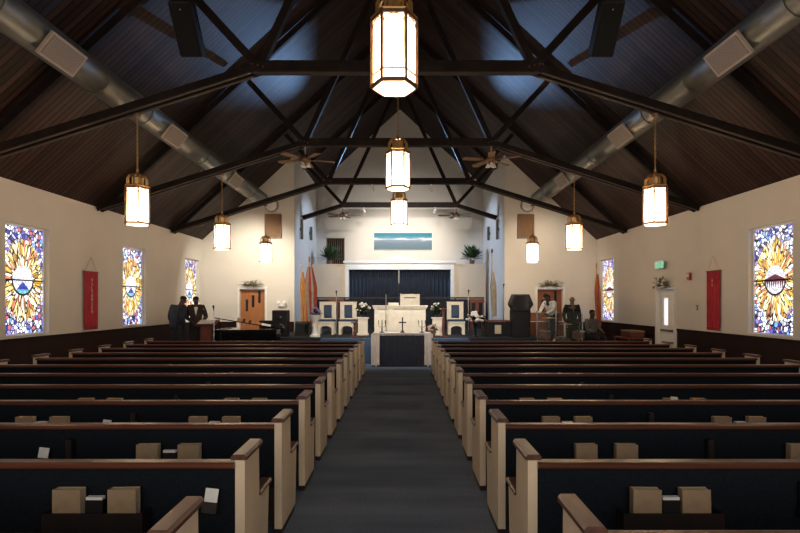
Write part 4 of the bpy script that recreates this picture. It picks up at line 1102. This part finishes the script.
# ------------------------------------------------------------------ people
def skin_mesh(name, nodes, edges, m, parent, root=0, sub=2):
    """nodes: [(co, rx, ry)]"""
    me = bpy.data.meshes.new(name)
    me.from_pydata([n_[0] for n_ in nodes], edges, [])
    o = bpy.data.objects.new(name, me); COL.objects.link(o)
    bm = bmesh.new(); bm.from_mesh(me); L = bm.verts.layers.skin.verify(); bm.verts.ensure_lookup_table()
    for i, v in enumerate(bm.verts):
        v[L].radius = (nodes[i][1], nodes[i][2]); v[L].use_root = (i == root)
    bm.to_mesh(me); bm.free()
    md = o.modifiers.new('skin', 'SKIN'); md.use_smooth_shade = True
    sb = o.modifiers.new('sub', 'SUBSURF'); sb.levels = sub; sb.render_levels = sub
    dg = bpy.context.evaluated_depsgraph_get(); ev = o.evaluated_get(dg)
    out = bpy.data.meshes.new_from_object(ev)
    o.modifiers.clear(); o.data = out; bpy.data.meshes.remove(me)
    out.materials.clear(); out.materials.append(M[m])
    for p in out.polygons: p.use_smooth = True
    if parent: o.parent = parent
    return o
def person(label, loc, rz, J, skin, top, legs, shirt=None, bald=False, height=1.0, seated=False, wide=1.0):
    """faces local -Y. J: joints dict"""
    D_ = dict(pel=(0,0,.95), waist=(0,0,1.10), chest=(0,0,1.30), neck=(0,0,1.47), head=(0,-.02,1.63),
              shl=(-.19,0,1.42), ell=(-.25,.03,1.13), wrl=(-.22,-.08,.88), shr=(.19,0,1.42), elr=(.25,.03,1.13), wrr=(.22,-.08,.88),
              hpl=(-.10,0,.92), knl=(-.11,-.02,.50), anl=(-.11,.03,.09), hpr=(.10,0,.92), knr=(.11,-.02,.50), anr=(.11,.03,.09))
    D_.update(J); P = {k: Vector(v) for k, v in D_.items()}
    t = thing('person', label, 'person', loc, rz); t.scale = (height,)*3
    nodes = []; edges = []; idx = {}
    def nd(k, co, rx, ry=None): idx[k] = len(nodes); nodes.append((tuple(co), rx, ry or rx)); return idx[k]
    def ed(a, b_): edges.append((idx[a], idx[b_]))
    nd('pel', P['pel'], .125,.10); nd('waist', P['waist'], .12,.09); nd('chest', P['chest'], .15,.105); nd('neck', P['neck'], .055)
    up = (P['head']-P['neck']).normalized()
    nd('jaw', P['neck']+up*.085, .062,.07); nd('head', P['head']+up*.0, .078,.095); nd('crown', P['head']+up*.085, .055,.065)
    for a, b_ in (('pel','waist'),('waist','chest'),('chest','neck'),('neck','jaw'),('jaw','head'),('head','crown')): ed(a, b_)
    for q in 'lr':
        nd('sh'+q, P['sh'+q], .058); nd('el'+q, P['el'+q], .042); nd('wr'+q, P['wr'+q], .026,.03)
        ed('chest','sh'+q); ed('sh'+q,'el'+q); ed('el'+q,'wr'+q)
        d = (P['wr'+q]-P['el'+q]).normalized(); sgn = -1 if q == 'l' else 1
        side = d.cross(Vector((0,0,1)) if abs(d.z) < .8 else Vector((0,1,0))).normalized(); nrm = side.cross(d).normalized()
        palm = P['wr'+q]+d*.06; nd('pm'+q, palm, .028,.022); ed('wr'+q,'pm'+q)
        for f_ in range(4):
            off = side*(.026-.0175*f_); ln = (.065,.075,.07,.055)[f_]
            b0 = 'f%s%d' % (q, f_)
            nd(b0+'a', palm+off+d*.035, .0095); nd(b0+'b', palm+off+d*(.035+ln*.5)+nrm*-.008, .0085); nd(b0+'c', palm+off+d*(.035+ln)+nrm*-.03, .007)
            ed('pm'+q, b0+'a'); ed(b0+'a', b0+'b'); ed(b0+'b', b0+'c')
        nd('t'+q+'a', palm+side*.04-d*.01, .011); nd('t'+q+'b', palm+side*.055+d*.03-nrm*.015, .009)
        ed('pm'+q,'t'+q+'a'); ed('t'+q+'a','t'+q+'b')
        nd('hp'+q, P['hp'+q], .085); nd('kn'+q, P['kn'+q], .056); nd('an'+q, P['an'+q], .036)
        ed('pel','hp'+q); ed('hp'+q,'kn'+q); ed('kn'+q,'an'+q)
        nd('to'+q, P['an'+q]+Vector((0,-.13,-.05)), .035,.028); ed('an'+q,'to'+q)
    b = skin_mesh('body', nodes, edges, skin, t)
    # face and hair details follow the head
    fw = Vector((0,-1,0)); fw = (fw - up*fw.dot(up)).normalized(); sd = up.cross(fw)
    H = P['head']
    for q in (-1,1): MB().ball(H+fw*.083+sd*q*.030+up*.012, .012, n=8).build('eye', 'eye', t, True)
    MB().tube([H+fw*.088+up*.01, H+fw*.112-up*.025, H+fw*.088-up*.032], [.008,.013,.009], 6).build('nose', skin, t, True)
    MB().tube([H+fw*.084-sd*.022-up*.058, H+fw*.090-up*.058, H+fw*.084+sd*.022-up*.058], .005, 6).build('mouth', 'cherry_wood', t, True)
    for q in (-1,1): MB().ball(H+sd*q*.082-up*.008, .022, (.5,1,1.3), n=8).build('ear', skin, t, True)
    if not bald:
        h = MB(); h.ball((0,0,0), .1, (.86,1.02,.88), n=16)
        bmesh.ops.bisect_plane(h.bm, geom=h.bm.verts[:]+h.bm.edges[:]+h.bm.faces[:], plane_co=(0,.01,-.005), plane_no=(0,-.45,-.9) if False else (0,-.5,-.85), clear_outer=True)
        ho = h.build('hair', 'hair', t, True); ho.location = H+up*.03-fw*.012
        ho.rotation_euler = Vector((0,0,1)).rotation_difference(up).to_euler()
    # clothing
    n2 = []; e2 = []; ix = {}
    def a2(k, co, rx, ry=None): ix[k] = len(n2); n2.append((tuple(co), rx, ry or rx))
    a2('pel', P['pel']-Vector((0,0,.10 if not seated else 0)), .155*wide,.125*wide); a2('waist', P['waist'], .15*wide,.115*wide); a2('chest', P['chest'], .18*wide,.13*wide); a2('col', P['neck']-up*.035, .085,.075)
    e2 += [(0,1),(1,2),(2,3)]
    for q in 'lr':
        a2('sh'+q, P['sh'+q], .08*wide); a2('el'+q, P['el'+q], .06*wide); a2('cf'+q, P['el'+q].lerp(P['wr'+q], .93), .045)
        e2 += [(ix['chest'],ix['sh'+q]),(ix['sh'+q],ix['el'+q]),(ix['el'+q],ix['cf'+q])]
    skin_mesh('jacket' if shirt else 'shirt', n2, e2, top, t, 1)
    if shirt:
        c0 = P['neck']-up*.05; c1 = P['waist']
        fr = MB(); f0 = c0+fw*.085; f1 = P['chest']+fw*.142-Vector((0,0,.05)); s1 = Vector((1,0,0))
        fr.prism([(-.05,0),(.05,0),(.0,-.25)], 0, .012, 'Y'); so = fr.build('shirt_front', shirt, t); so.location = f0+Vector((0,-.035,.03))
        so.rotation_euler = (math.radians(-14), 0, 0)
    n3 = [(tuple(P['pel']), .14,.115)]; e3 = []
    for q in 'lr':
        k0 = len(n3)
        n3 += [(tuple(P['hp'+q]), .10,.10), (tuple(P['kn'+q]), .075,.075), (tuple(P['an'+q]+Vector((0,0,.03))), .06,.06)]
        e3 += [(0,k0),(k0,k0+1),(k0+1,k0+2)]
    skin_mesh('trousers', n3, e3, legs, t)
    for q in 'lr':
        a = P['an'+q]; MB().bevbox(a.x-.045,a.x+.045,a.y-.21,a.y+.06,a.z-.088,a.z-.01,.03,3).build('shoe', 'black_gloss', t, True)
    return t
person('man in dark navy suit standing with his back half turned, left platform', (X(177,14.3), 14.3, .2), math.radians(150),
       dict(head=(0,-.20,1.60), neck=(0,-.11,1.46), chest=(0,-.04,1.30), shl=(-.21,-.04,1.41), shr=(.21,-.04,1.41)), 'skin_dark', 'suit_navy', 'suit_navy', shirt='shirt_white', height=1.0, wide=1.35)
person('man in brown jacket reaching toward the small wooden lectern', (X(196,14.75), 14.75, .2), math.radians(20),
       dict(wrr=(.20,-.30,1.08), elr=(.27,-.05,1.14), wrl=(-.12,-.3,1.05), head=(0,-.05,1.61)), 'skin_dark', 'suit_brown', 'trousers', shirt='shirt_white', height=.99, wide=1.1)
t = thing('drum_riser', 'low dark riser under the man in the white shirt', 'platform', (X(551,17.0), 16.85, .2)); MB().bevbox(-.35,.35,-.3,.3,0,.16,.01).build('deck', 'black_cloth', t)
person('man in white shirt bending forward behind the clear shield', (X(553,16.85), 16.85, .36), math.radians(-55),
       dict(waist=(0,-.03,1.10), chest=(0,-.14,1.28), neck=(0,-.24,1.42), head=(0,-.34,1.54), shl=(-.19,-.18,1.37), shr=(.19,-.18,1.37),
            ell=(-.24,-.30,1.12), elr=(.24,-.30,1.12), wrl=(-.15,-.52,1.02), wrr=(.15,-.52,1.02)), 'skin_dark', 'shirt_white', 'trousers')
person('bald man in black jacket standing behind the drum shield', (X(573,16.5), 16.6, .2), math.radians(0),
       dict(), 'skin_mid', 'suit_black', 'suit_black', shirt='shirt_grey', bald=True, height=1.0)
sy = 16.0; sx_ = X(592,16.0)
person('person in dark grey top seated right of the drum shield', (sx_, sy, .2), math.radians(25),
       dict(pel=(0,.05,.52), waist=(0,.05,.67), chest=(0,.02,.87), neck=(0,0,1.04), head=(0,-.02,1.20), shl=(-.19,.02,.99), shr=(.19,.02,.99),
            ell=(-.25,-.05,.72), elr=(.25,-.05,.72), wrl=(-.14,-.28,.66), wrr=(.14,-.28,.66), hpl=(-.10,.02,.51), hpr=(.10,.02,.51),
            knl=(-.13,-.40,.50), knr=(.13,-.40,.50), anl=(-.13,-.38,.09), anr=(.13,-.38,.09)), 'skin_dark', 'shirt_grey', 'trousers', seated=True)
t = thing('folding_chair', 'dark chair under the seated person by the drum shield', 'chair', (sx_, sy, .2), math.radians(25))
MB().bevbox(-.22,.22,-.18,.24,.37,.40,.01).build('seat', 'black_plastic', t); MB().bevbox(-.22,.22,.27,.30,.5,.85,.01).build('backrest', 'black_plastic', t)
for sx in (-1,1):
    MB().bevbox(sx*.2-.012,sx*.2+.012,-.16,-.136,0,.369,.003).build('leg', 'chrome', t)
    MB().bevbox(sx*.2-.012,sx*.2+.012,.302,.326,0,.80,.003).build('leg', 'chrome', t)
